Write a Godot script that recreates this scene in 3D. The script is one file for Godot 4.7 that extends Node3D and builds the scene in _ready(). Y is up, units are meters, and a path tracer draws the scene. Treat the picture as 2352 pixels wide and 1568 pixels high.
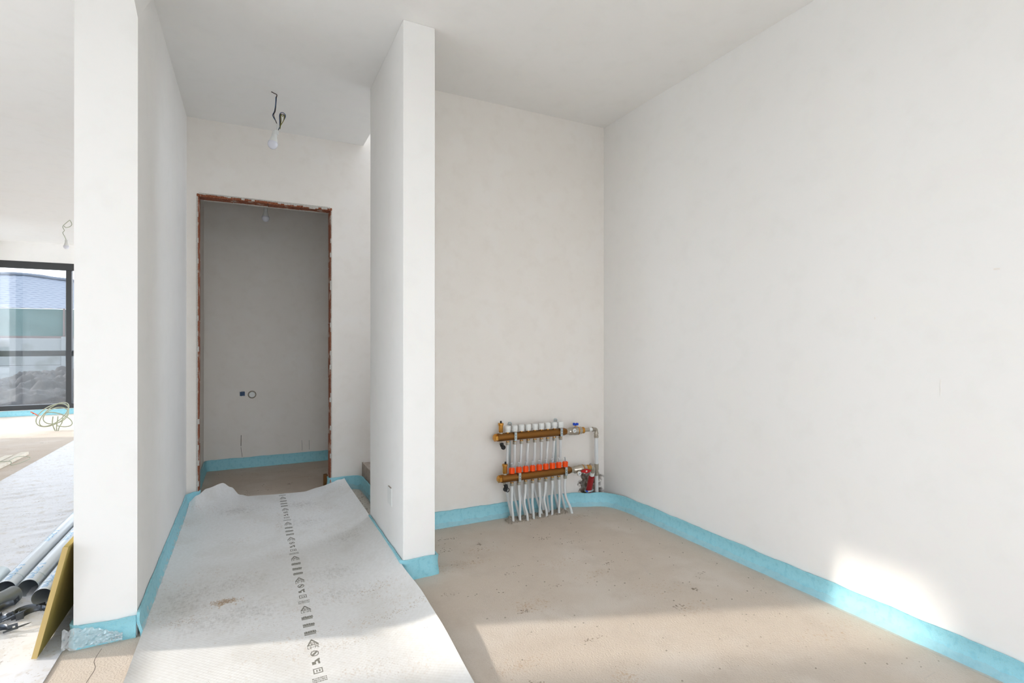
extends Node3D

const CEIL := 2.715
const WX := 2.305      # right wall face
const NZ := -3.10      # niche back wall face
const PZ := -2.49      # free ends of the two hall walls
const HL := -0.398     # hall left wall face
const HR := 0.66       # hall right wall face
const EZ := -4.235     # hall end wall face
const TZ := -5.38      # back wall of the small room
const FZ := -10.7      # far wall of the living room
const LX := -3.7       # left facade, inner face
const BZ := 2.6        # wall behind the camera

var M := {}
var used := {}

# ------------------------------------------------------------------ helpers
func numbered(called: String) -> String:
	var n: int = used.get(called, -1) + 1
	used[called] = n
	return called if n == 0 else "%s_%03d" % [called, n]

func thing(called: String, label: String, category: String, at := Vector3.ZERO, group := "", turn := 0.0) -> Node3D:
	var o := Node3D.new()
	o.name = numbered(called)
	add_child(o)
	o.position = at
	o.rotation.y = turn
	tag(o, label, category, group)
	return o

func tag(o: Node, label: String, category: String, group := "") -> void:
	o.set_meta("label", label)
	o.set_meta("category", category)
	if group != "":
		o.set_meta("group", group)

func part(called: String, mesh: Mesh, m: Material, parent: Node, at := Vector3.ZERO) -> MeshInstance3D:
	var o := MeshInstance3D.new()
	o.mesh = mesh
	o.material_override = m
	o.cast_shadow = GeometryInstance3D.SHADOW_CASTING_SETTING_ON
	if parent == self:
		o.name = numbered(called)
		add_child(o)
	else:
		o.name = called
		parent.add_child(o, true)
	o.position = at
	return o

func one(called: String, mesh: Mesh, m: Material, label: String, category: String, group := "", at := Vector3.ZERO) -> MeshInstance3D:
	var o := part(called, mesh, m, self, at)
	tag(o, label, category, group)
	return o

func structure(called: String, mesh: Mesh, m: Material, label: String, category: String) -> MeshInstance3D:
	var o := part(called, mesh, m, self)
	o.set_meta("kind", "structure")
	tag(o, label, category)
	return o

func begin() -> SurfaceTool:
	var st := SurfaceTool.new()
	st.begin(Mesh.PRIMITIVE_TRIANGLES)
	return st

func done(st: SurfaceTool) -> ArrayMesh:
	st.generate_normals()
	st.index()
	return st.commit()

# triangle ordered so that it faces "out"
func tri(st: SurfaceTool, a: Vector3, b: Vector3, c: Vector3, out: Vector3) -> void:
	if (b - a).cross(c - a).dot(out) > 0.0:
		var t := b; b = c; c = t
	st.add_vertex(a); st.add_vertex(b); st.add_vertex(c)

func quad(st: SurfaceTool, a: Vector3, b: Vector3, c: Vector3, d: Vector3, out: Vector3) -> void:
	tri(st, a, b, c, out)
	tri(st, a, c, d, out)

# box from corner to corner with chamfered edges
func box(st: SurfaceTool, lo: Vector3, hi: Vector3, bev := 0.0, xf := Transform3D.IDENTITY) -> void:
	st.set_smooth_group(-1)
	var c := (lo + hi) * 0.5
	var h := (hi - lo) * 0.5
	bev = minf(bev, minf(h.x, minf(h.y, h.z)) * 0.49)
	var mid := xf * c
	var p := {}
	for sx in [-1, 1]:
		for sy in [-1, 1]:
			for sz in [-1, 1]:
				var s := Vector3(sx, sy, sz)
				for ax in 3:
					var v := Vector3(h.x - bev, h.y - bev, h.z - bev)
					v[ax] = h[ax]
					p[[sx, sy, sz, ax]] = xf * (c + v * s)
	for ax in 3:
		var u := (ax + 1) % 3
		var w := (ax + 2) % 3
		for s in [-1, 1]:
			var q := []
			for k in [[-1, -1], [1, -1], [1, 1], [-1, 1]]:
				var key := [0, 0, 0, ax]
				key[ax] = s; key[u] = k[0]; key[w] = k[1]
				q.append(p[key])
			quad(st, q[0], q[1], q[2], q[3], (q[0] + q[2]) * 0.5 - mid)
		if bev > 0.0:
			for s1 in [-1, 1]:
				for s2 in [-1, 1]:
					var q := []
					for k in [[-1, u], [1, u], [1, w], [-1, w]]:
						var key := [0, 0, 0, k[1]]
						key[ax] = k[0]; key[u] = s1; key[w] = s2
						q.append(p[key])
					quad(st, q[0], q[1], q[2], q[3], (q[0] + q[2]) * 0.5 - mid)
	if bev > 0.0:
		for sx in [-1, 1]:
			for sy in [-1, 1]:
				for sz in [-1, 1]:
					var a: Vector3 = p[[sx, sy, sz, 0]]
					tri(st, a, p[[sx, sy, sz, 1]], p[[sx, sy, sz, 2]], a - mid)

func boxes(list: Array, bev := 0.0) -> ArrayMesh:
	var st := begin()
	for b in list:
		box(st, b[0], b[1], bev)
	return done(st)

# profile of (radius, height) points, bottom to top along the outside, turned round y
func lathe(st: SurfaceTool, prof: Array, seg := 20, xf := Transform3D.IDENTITY, flat := false) -> void:
	var grp := 0
	for i in prof.size() - 1:
		var a: Vector2 = prof[i]
		var b: Vector2 = prof[i + 1]
		if i > 0:
			var o: Vector2 = prof[i - 1]
			if absf((a - o).angle_to(b - a)) > 0.6:
				grp += 1
		st.set_smooth_group(-1 if flat else grp)
		for j in seg:
			var t0 := TAU * j / seg
			var t1 := TAU * (j + 1) / seg
			var p00 := xf * Vector3(a.x * cos(t0), a.y, a.x * sin(t0))
			var p01 := xf * Vector3(a.x * cos(t1), a.y, a.x * sin(t1))
			var p10 := xf * Vector3(b.x * cos(t0), b.y, b.x * sin(t0))
			var p11 := xf * Vector3(b.x * cos(t1), b.y, b.x * sin(t1))
			var u0 := float(j) / seg
			var u1 := float(j + 1) / seg
			if a.x > 1e-6:
				st.set_uv(Vector2(u0, a.y)); st.add_vertex(p00)
				st.set_uv(Vector2(u1, a.y)); st.add_vertex(p01)
				st.set_uv(Vector2(u1, b.y)); st.add_vertex(p11)
			if b.x > 1e-6:
				st.set_uv(Vector2(u0, a.y)); st.add_vertex(p00)
				st.set_uv(Vector2(u1, b.y)); st.add_vertex(p11)
				st.set_uv(Vector2(u0, b.y)); st.add_vertex(p10)

func lathed(prof: Array, seg := 20, xf := Transform3D.IDENTITY, flat := false) -> ArrayMesh:
	var st := begin()
	lathe(st, prof, seg, xf, flat)
	return done(st)

func rod(r: float, y0: float, y1: float, c := 0.0) -> Array:
	if c <= 0.0:
		return [Vector2(0, y0), Vector2(r, y0), Vector2(r, y1), Vector2(0, y1)]
	return [Vector2(0, y0), Vector2(r - c, y0), Vector2(r, y0 + c), Vector2(r, y1 - c), Vector2(r - c, y1), Vector2(0, y1)]

# turns y into x / z
func along_x(at := Vector3.ZERO) -> Transform3D:
	return Transform3D(Basis(Vector3(0, -1, 0), Vector3(1, 0, 0), Vector3(0, 0, 1)), at)

func along_z(at := Vector3.ZERO) -> Transform3D:
	return Transform3D(Basis(Vector3(1, 0, 0), Vector3(0, 0, 1), Vector3(0, -1, 0)), at)

func from_to(a: Vector3, b: Vector3) -> Transform3D:
	var y := (b - a).normalized()
	var x := y.cross(Vector3(0.31, 0.2, 0.93)).normalized()
	return Transform3D(Basis(x, y, x.cross(y)), a)

func smooth_path(pts: Array, n := 8) -> Array:
	var out := []
	for i in pts.size() - 1:
		var p0: Vector3 = pts[maxi(i - 1, 0)]
		var p1: Vector3 = pts[i]
		var p2: Vector3 = pts[i + 1]
		var p3: Vector3 = pts[mini(i + 2, pts.size() - 1)]
		for k in n:
			out.append(p1.cubic_interpolate(p2, p0, p3, float(k) / n))
	out.append(pts[-1])
	return out

func tube(st: SurfaceTool, pts: Array, r: float, seg := 10, caps := true, bore := 0.0) -> void:
	var e1 := Vector3.ZERO
	var rings := []
	var inner := []
	var dist := [0.0]
	for i in pts.size():
		var t: Vector3 = (pts[mini(i + 1, pts.size() - 1)] - pts[maxi(i - 1, 0)]).normalized()
		if e1 == Vector3.ZERO:
			e1 = t.cross(Vector3(0.2, 0.9, 0.37)).normalized()
		e1 = (e1 - t * e1.dot(t)).normalized()
		var e2 := e1.cross(t)
		var ring := []
		var ring2 := []
		for j in seg + 1:
			var a := TAU * j / seg
			var d := e1 * cos(a) + e2 * sin(a)
			ring.append(pts[i] + d * r)
			ring2.append(pts[i] + d * bore)
		rings.append(ring)
		inner.append(ring2)
		if i > 0:
			dist.append(dist[-1] + (pts[i] - pts[i - 1]).length())
	st.set_smooth_group(0)
	for i in pts.size() - 1:
		for j in seg:
			var u0 := float(j) / seg
			var u1 := float(j + 1) / seg
			st.set_uv(Vector2(dist[i], u0)); st.add_vertex(rings[i][j])
			st.set_uv(Vector2(dist[i], u1)); st.add_vertex(rings[i][j + 1])
			st.set_uv(Vector2(dist[i + 1], u1)); st.add_vertex(rings[i + 1][j + 1])
			st.set_uv(Vector2(dist[i], u0)); st.add_vertex(rings[i][j])
			st.set_uv(Vector2(dist[i + 1], u1)); st.add_vertex(rings[i + 1][j + 1])
			st.set_uv(Vector2(dist[i + 1], u0)); st.add_vertex(rings[i + 1][j])
	if bore > 0.0:
		st.set_smooth_group(1)
		for i in pts.size() - 1:
			for j in seg:
				st.set_uv(Vector2.ZERO); st.add_vertex(inner[i][j + 1])
				st.add_vertex(inner[i][j]); st.add_vertex(inner[i + 1][j])
				st.add_vertex(inner[i][j + 1]); st.add_vertex(inner[i + 1][j]); st.add_vertex(inner[i + 1][j + 1])
		st.set_smooth_group(-1)
		for e in [0, pts.size() - 1]:
			var o: Vector3 = pts[0] - pts[1] if e == 0 else pts[-1] - pts[-2]
			for j in seg:
				quad(st, rings[e][j], rings[e][j + 1], inner[e][j + 1], inner[e][j], o)
	elif caps:
		st.set_smooth_group(-1)
		for e in [0, pts.size() - 1]:
			var o: Vector3 = pts[0] - pts[1] if e == 0 else pts[-1] - pts[-2]
			for j in seg:
				tri(st, pts[e], rings[e][j], rings[e][j + 1], o)

func tubed(pts: Array, r: float, seg := 10, bore := 0.0) -> ArrayMesh:
	var st := begin()
	tube(st, pts, r, seg, true, bore)
	return done(st)

# a sheet over a grid with thickness; f(s, t) gives the top surface
func sheet(nx: int, ny: int, f: Callable, thick: float, down := Vector3.DOWN) -> ArrayMesh:
	var st := begin()
	var top := []
	for j in ny + 1:
		var row := []
		for i in nx + 1:
			row.append(f.call(float(i) / nx, float(j) / ny))
		top.append(row)
	for layer in 2:
		st.set_smooth_group(layer)
		var off := down * thick * layer
		for j in ny:
			for i in nx:
				var q := [[i, j], [i + 1, j], [i + 1, j + 1], [i, j], [i + 1, j + 1], [i, j + 1]]
				var a: Vector3 = top[j][i]; var b: Vector3 = top[j][i + 1]; var c: Vector3 = top[j + 1][i + 1]
				var face := -down if layer == 0 else down
				if (b - a).cross(c - a).dot(face) > 0.0:
					q = [[i, j], [i + 1, j + 1], [i + 1, j], [i, j], [i, j + 1], [i + 1, j + 1]]
				for k in q:
					st.set_uv(Vector2(float(k[0]) / nx, float(k[1]) / ny))
					st.add_vertex(top[k[1]][k[0]] + off)
	st.set_smooth_group(-1)
	var d := down * thick
	for i in nx:
		for e in [0, ny]:
			var o: Vector3 = top[e][i] - top[1 if e == 0 else ny - 1][i]
			st.set_uv(Vector2(float(i) / nx, float(e) / ny))
			quad(st, top[e][i], top[e][i + 1], top[e][i + 1] + d, top[e][i] + d, o)
	for j in ny:
		for e in [0, nx]:
			var o: Vector3 = top[j][e] - top[j][1 if e == 0 else nx - 1]
			st.set_uv(Vector2(float(e) / nx, float(j) / ny))
			quad(st, top[j][e], top[j + 1][e], top[j + 1][e] + d, top[j][e] + d, o)
	return done(st)

# extruded polygon: pts in x,y, depth along z
func prism(st: SurfaceTool, poly: PackedVector2Array, z0: float, z1: float, xf := Transform3D.IDENTITY) -> void:
	st.set_smooth_group(-1)
	var idx := Geometry2D.triangulate_polygon(poly)
	for k in range(0, idx.size(), 3):
		for z in [z0, z1]:
			var o := xf.basis * Vector3(0, 0, 1 if z == maxf(z0, z1) else -1)
			tri(st, xf * Vector3(poly[idx[k]].x, poly[idx[k]].y, z), xf * Vector3(poly[idx[k + 1]].x, poly[idx[k + 1]].y, z), xf * Vector3(poly[idx[k + 2]].x, poly[idx[k + 2]].y, z), o)
	var cw := Geometry2D.is_polygon_clockwise(poly)
	for i in poly.size():
		var a := poly[i]
		var b := poly[(i + 1) % poly.size()]
		var n := Vector2(b.y - a.y, a.x - b.x) * (-1.0 if cw else 1.0)
		quad(st, xf * Vector3(a.x, a.y, z0), xf * Vector3(b.x, b.y, z0), xf * Vector3(b.x, b.y, z1), xf * Vector3(a.x, a.y, z1), xf.basis * Vector3(n.x, n.y, 0))

# ------------------------------------------------------------------ textures
func noise_bytes(seed: int, freq: float, oct: int, size: int, kind := FastNoiseLite.TYPE_SIMPLEX_SMOOTH) -> PackedByteArray:
	var n := FastNoiseLite.new()
	n.seed = seed
	n.noise_type = kind
	n.frequency = freq
	n.fractal_octaves = oct
	var im := n.get_seamless_image(size, size)
	im.convert(Image.FORMAT_L8)
	return im.get_data()

func tex_from(size_x: int, size_y: int, data: PackedByteArray) -> ImageTexture:
	var im := Image.create_from_data(size_x, size_y, false, Image.FORMAT_RGB8, data)
	im.generate_mipmaps()
	return ImageTexture.create_from_image(im)

# blend of colours by several noises: layers = [[bytes, low, high, colour], ...]
func blended(size: int, base: Color, layers: Array) -> PackedByteArray:
	var out := PackedByteArray()
	out.resize(size * size * 3)
	for i in size * size:
		var r := base.r
		var g := base.g
		var b := base.b
		for l in layers:
			var v: float = (l[0][i] / 255.0 - l[1]) / (l[2] - l[1])
			v = clampf(v, 0.0, 1.0) * l[3].a
			r += (l[3].r - r) * v
			g += (l[3].g - g) * v
			b += (l[3].b - b) * v
		out[i * 3] = int(clampf(r, 0, 1) * 255)
		out[i * 3 + 1] = int(clampf(g, 0, 1) * 255)
		out[i * 3 + 2] = int(clampf(b, 0, 1) * 255)
	return out

func height_tex(size: int, data: PackedByteArray) -> ImageTexture:
	var im := Image.create_from_data(size, size, false, Image.FORMAT_L8, data)
	im.convert(Image.FORMAT_RGB8)
	im.bump_map_to_normal_map(3.0)
	im.generate_mipmaps()
	return ImageTexture.create_from_image(im)

func mat(c: Color, rough := 0.8, metal := 0.0) -> StandardMaterial3D:
	var m := StandardMaterial3D.new()
	m.albedo_color = c
	m.roughness = rough
	m.metallic = metal
	return m

func textured(tex: Texture2D, rough: float, scale: float, normal: Texture2D = null, strength := 0.3, world := true) -> StandardMaterial3D:
	var m := mat(Color.WHITE, rough)
	m.albedo_texture = tex
	m.uv1_triplanar = true
	m.uv1_world_triplanar = world
	m.uv1_scale = Vector3.ONE * scale
	if normal:
		m.normal_enabled = true
		m.normal_texture = normal
		m.normal_scale = strength
	return m

func glass(c: Color, a: float, rough := 0.02) -> StandardMaterial3D:
	var m := mat(Color(c.r, c.g, c.b, a), rough)
	m.transparency = BaseMaterial3D.TRANSPARENCY_ALPHA
	return m

const FONT := {
	"0": ["111", "101", "101", "101", "111"], "4": ["101", "101", "111", "001", "001"],
	"L": ["100", "100", "100", "100", "111"], "D": ["110", "101", "101", "101", "110"],
	"P": ["111", "101", "111", "100", "100"], "E": ["111", "100", "110", "100", "111"],
	"V": ["101", "101", "101", "101", "010"], "M": ["10001", "11011", "10101", "10001", "10001"],
	"Z": ["111", "001", "010", "100", "111"], "I": ["1", "1", "1", "1", "1"],
	"N": ["1001", "1101", "1011", "1001", "1001"], "C": ["111", "100", "100", "100", "111"],
	"X": ["101", "101", "010", "101", "101"], "-": ["000", "000", "111", "000", "000"], " ": ["00", "00", "00", "00", "00"]}

func write(im: Image, text: String, x: int, y: int, px: int, c: Color, py := 0) -> void:
	if py == 0: py = px
	for ch in text:
		var g: Array = FONT[ch]
		for r in 5:
			for k in g[r].length():
				if g[r][k] == "1":
					im.fill_rect(Rect2i(x + k * px, y + r * py, px, py), c)
		x += (g[0].length() + 1) * px

func stroke(im: Image, a: Vector2, b: Vector2, w: float, c: Color) -> void:
	var n := int((b - a).length()) + 1
	for i in n + 1:
		var p := a.lerp(b, float(i) / n)
		im.fill_rect(Rect2i(int(p.x - w / 2), int(p.y - w / 2), int(maxf(w, 1)), int(maxf(w, 1))), c)

func smear(im: Image, rng: RandomNumberGenerator, x: float, y: float, rx: float, ry: float, n: int, c: Color, big := 3) -> void:
	for i in n:
		var p := Vector2(x + rng.randfn() * rx, y + rng.randfn() * ry)
		var w := rng.randi_range(1, big)
		var h := rng.randi_range(1, big)
		var r := Rect2i(int(p.x), int(p.y), w, h).intersection(Rect2i(0, 0, im.get_width(), im.get_height()))
		for yy in range(r.position.y, r.end.y):
			for xx in range(r.position.x, r.end.x):
				im.set_pixel(xx, yy, im.get_pixel(xx, yy).lerp(c, c.a))

func make_materials() -> void:
	var n1 := noise_bytes(1, 0.004, 4, 1024)
	var n2 := noise_bytes(2, 0.012, 5, 1024)
	var n3 := noise_bytes(3, 0.08, 3, 1024)
	var n4 := noise_bytes(4, 0.3, 2, 1024)
	var fine := height_tex(1024, n4)
	var soft := height_tex(1024, n2)
	# gypsum plaster: nearly white, faint warm and grey clouds, trowel relief
	var pl := blended(1024, Color(0.957, 0.947, 0.931), [[n1, 0.45, 0.8, Color(0.957, 0.944, 0.925, 0.8)], [n2, 0.55, 0.95, Color(0.935, 0.922, 0.902, 0.4)], [n3, 0.62, 0.9, Color(0.955, 0.95, 0.94, 0.3)]])
	M.plaster = textured(tex_from(1024, 1024, pl), 0.75, 0.45, soft, 0.03)
	# same plaster, unsanded, in the hall and small room: a little browner
	var pr := blended(1024, Color(0.94, 0.913, 0.88), [[n1, 0.4, 0.75, Color(0.945, 0.921, 0.892, 0.9)], [n2, 0.5, 0.95, Color(0.915, 0.884, 0.847, 0.5)], [n3, 0.6, 0.9, Color(0.945, 0.924, 0.898, 0.3)]])
	M.plaster_raw = textured(tex_from(1024, 1024, pr), 0.8, 0.6, soft, 0.05)
	# screed
	var img := Image.create_from_data(1024, 1024, false, Image.FORMAT_RGB8, blended(1024, Color(0.805, 0.75, 0.69), [[n1, 0.42, 0.75, Color(0.83, 0.785, 0.735, 0.9)], [n2, 0.5, 0.85, Color(0.775, 0.72, 0.66, 0.6)], [n3, 0.55, 0.95, Color(0.83, 0.785, 0.73, 0.4)], [n4, 0.6, 0.95, Color(0.73, 0.665, 0.595, 0.4)]]))
	var rng := RandomNumberGenerator.new()
	rng.seed = 7
	for k in 46:
		smear(img, rng, rng.randf() * 1024, rng.randf() * 1024, rng.randf_range(3, 16), rng.randf_range(2, 6), rng.randi_range(6, 30), Color(0.42, 0.36, 0.29, 0.55), 3)
	for k in 26:
		smear(img, rng, rng.randf() * 1024, rng.randf() * 1024, rng.randf_range(10, 40), rng.randf_range(4, 16), 90, Color(0.70, 0.56, 0.42, 0.22), 4)
	for k in 160:
		img.set_pixel(rng.randi_range(0, 1023), rng.randi_range(0, 1023), Color(0.9, 0.88, 0.84))
	for k in 14:
		var p := Vector2(rng.randf() * 1024, rng.randf() * 1024)
		var a := rng.randf() * TAU
		for s in 60:
			var q := (p + Vector2(cos(a), sin(a)) * s * 1.6).posmodv(Vector2(1024, 1024))
			a += rng.randfn() * 0.04
			img.set_pixel(int(q.x) % 1024, int(q.y) % 1024, Color(0.74, 0.71, 0.67))
	img.generate_mipmaps()
	M.screed = textured(ImageTexture.create_from_image(img), 0.85, 0.42, fine, 0.18)
	# blue polyethylene foam
	var fb := blended(1024, Color(0.60, 0.835, 0.88), [[n2, 0.5, 0.85, Color(0.50, 0.765, 0.83, 0.8)], [n4, 0.5, 0.9, Color(0.67, 0.88, 0.92, 0.45)], [n3, 0.64, 0.9, Color(0.56, 0.71, 0.71, 0.55)]])
	M.foam = textured(tex_from(1024, 1024, fb), 0.55, 2.2, fine, 0.35)
	M.foam.backlight = Color(0.25, 0.4, 0.45)
	M.film = glass(Color(0.84, 0.95, 0.98), 0.16, 0.10)
	M.film_white = glass(Color(0.93, 0.95, 0.96), 0.20, 0.08)
	# terracotta with plaster smears
	var tc := blended(1024, Color(0.56, 0.31, 0.20), [[n2, 0.5, 0.8, Color(0.46, 0.24, 0.15, 0.8)], [n3, 0.5, 0.9, Color(0.66, 0.40, 0.27, 0.6)], [n3, 0.74, 0.8, Color(0.83, 0.80, 0.76, 0.9)], [n1, 0.7, 0.78, Color(0.80, 0.77, 0.73, 0.7)]])
	M.terracotta = textured(tex_from(1024, 1024, tc), 0.9, 1.7, fine, 0.5)
	M.mortar = textured(tex_from(1024, 1024, blended(1024, Color(0.80, 0.78, 0.75), [[n3, 0.5, 0.85, Color(0.58, 0.54, 0.49, 0.8)], [n4, 0.5, 0.9, Color(0.88, 0.87, 0.85, 0.6)]])), 0.95, 2.0, fine, 0.6)
	M.rubble = mat(Color(0.63, 0.585, 0.53), 0.95)
	M.chase = mat(Color.WHITE, 0.95)
	M.chase.vertex_color_use_as_albedo = true
	# metals and plastics of the manifold
	M.brass = mat(Color(0.55, 0.365, 0.16), 0.38, 0.75)
	M.brass_bright = mat(Color(0.80, 0.58, 0.28), 0.25, 0.9)
	M.nickel = mat(Color(0.74, 0.71, 0.66), 0.28, 0.85)
	M.zinc = mat(Color(0.72, 0.76, 0.77), 0.35, 0.7)
	M.white_plastic = mat(Color(0.90, 0.90, 0.885), 0.4)
	M.pex = mat(Color(0.875, 0.88, 0.875), 0.42)
	M.orange = mat(Color(1.0, 0.34, 0.05), 0.4)
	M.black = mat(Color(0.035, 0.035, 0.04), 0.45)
	M.blue = mat(Color(0.05, 0.28, 0.78), 0.4)
	M.red = mat(Color(0.72, 0.06, 0.07), 0.4)
	M.red_sleeve = mat(Color(0.62, 0.10, 0.12), 0.5)
	M.clear = glass(Color(0.9, 0.93, 0.95), 0.3, 0.05)
	M.dial = mat(Color(0.88, 0.89, 0.89), 0.3)
	M.steel = mat(Color(0.33, 0.35, 0.38), 0.4, 0.8)
	M.grey_plastic = mat(Color(0.50, 0.52, 0.53), 0.4, 0.5)
	M.frame = mat(Color(0.22, 0.225, 0.23), 0.5)
	M.pane = glass(Color(0.85, 0.92, 0.95), 0.035)
	M.wire_blue = mat(Color(0.12, 0.27, 0.42), 0.5)
	M.wire_brown = mat(Color(0.24, 0.15, 0.11), 0.5)
	M.wire_yellow = mat(Color(0.48, 0.46, 0.14), 0.5)
	M.cable = mat(Color(0.70, 0.72, 0.63), 0.5)
	M.bulb_glass = mat(Color(0.90, 0.90, 0.93), 0.25)
	M.bulb_glass.backlight = Color(0.6, 0.6, 0.6)
	M.timber = textured(tex_from(1024, 1024, blended(1024, Color(0.90, 0.87, 0.81), [[n2, 0.45, 0.9, Color(0.84, 0.78, 0.69, 0.7)]])), 0.7, 1.5)
	M.board = textured(tex_from(1024, 1024, blended(1024, Color(0.66, 0.58, 0.30), [[n2, 0.45, 0.9, Color(0.60, 0.53, 0.27, 0.7)], [n4, 0.5, 0.9, Color(0.72, 0.64, 0.36, 0.5)]])), 0.8, 1.5)
	M.board_edge = mat(Color(0.80, 0.69, 0.45), 0.8)
	M.stone_step = textured(tex_from(1024, 1024, blended(1024, Color(0.66, 0.61, 0.56), [[n2, 0.5, 0.9, Color(0.54, 0.48, 0.42, 0.8)]])), 0.9, 1.2, fine, 0.5)
	# outside
	M.earth = textured(tex_from(1024, 1024, blended(1024, Color(0.17, 0.155, 0.15), [[n2, 0.45, 0.8, Color(0.11, 0.105, 0.11, 0.9)], [n3, 0.6, 0.9, Color(0.32, 0.27, 0.23, 0.8)]])), 0.95, 0.4, fine, 0.8)
	M.concrete = textured(tex_from(1024, 1024, blended(1024, Color(0.43, 0.44, 0.44), [[n1, 0.5, 0.8, Color(0.36, 0.37, 0.36, 0.8)], [n3, 0.6, 0.9, Color(0.48, 0.48, 0.47, 0.6)]])), 0.9, 0.4)
	M.roof = textured(tex_from(1024, 1024, blended(1024, Color(0.20, 0.235, 0.29), [[n3, 0.5, 0.9, Color(0.15, 0.18, 0.23, 0.8)]])), 0.6, 0.4)
	M.paving = textured(tex_from(1024, 1024, blended(1024, Color(0.89, 0.885, 0.87), [[n2, 0.45, 0.9, Color(0.85, 0.84, 0.82, 0.7)]])), 0.9, 0.4)  # bright colour for the slab added outside to bounce light indoors
	M.added_hedge = mat(Color(0.22, 0.29, 0.16), 0.9)
	M.green_net = mat(Color(0.24, 0.32, 0.31), 0.8)
	M.gutter = mat(Color(0.80, 0.82, 0.86), 0.3)
	M.house_wall = mat(Color(0.36, 0.32, 0.31), 0.9)
	M.grime = mat(Color(0.30, 0.26, 0.22), 0.95)

# ------------------------------------------------------------------ scene
func _ready() -> void:
	setup_camera_and_light()
	make_materials()
	build_shell()
	build_windows()
	build_outside()
	build_foam()
	build_runner()
	build_living_room()
	build_manifold()
	build_lamps()
	build_details()

func setup_camera_and_light() -> void:
	var cam := Camera3D.new()
	cam.name = "camera"
	add_child(cam)
	cam.position = Vector3(0, 1.15, 0)
	cam.rotation_degrees = Vector3(0.096, -26.64, 0)
	cam.fov = rad_to_deg(2.0 * atan(784.0 / 1196.0))
	cam.near = 0.05
	cam.current = true
	var env := Environment.new()
	env.background_mode = Environment.BG_SKY
	var sky := Sky.new()
	var sm := ProceduralSkyMaterial.new()
	sm.sky_top_color = Color(0.84, 0.89, 0.95)
	sm.sky_horizon_color = Color(0.93, 0.95, 0.975)
	sm.ground_bottom_color = Color(0.30, 0.29, 0.28)
	sm.ground_horizon_color = Color(0.60, 0.60, 0.60)
	sm.sun_angle_max = 6.0
	sm.energy_multiplier = 1.0
	sky.sky_material = sm
	env.sky = sky
	env.tonemap_mode = Environment.TONE_MAPPER_LINEAR
	env.tonemap_exposure = 6.85
	env.ambient_light_source = Environment.AMBIENT_SOURCE_SKY
	env.sdfgi_enabled = true
	env.ssao_enabled = true
	env.ssil_enabled = true
	var we := WorldEnvironment.new()
	we.name = "world_environment"
	we.environment = env
	add_child(we)
	var sun := DirectionalLight3D.new()
	sun.name = "sun"
	add_child(sun)
	var el := deg_to_rad(19.2)
	var d := Vector3(0.936 * cos(el), -sin(el), 0.351 * cos(el))
	sun.look_at_from_position(Vector3.ZERO, d, Vector3.UP)
	sun.light_color = Color(1.0, 0.965, 0.92)
	sun.light_energy = 0.21
	sun.light_angular_distance = 1.8
	sun.shadow_enabled = true

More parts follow.
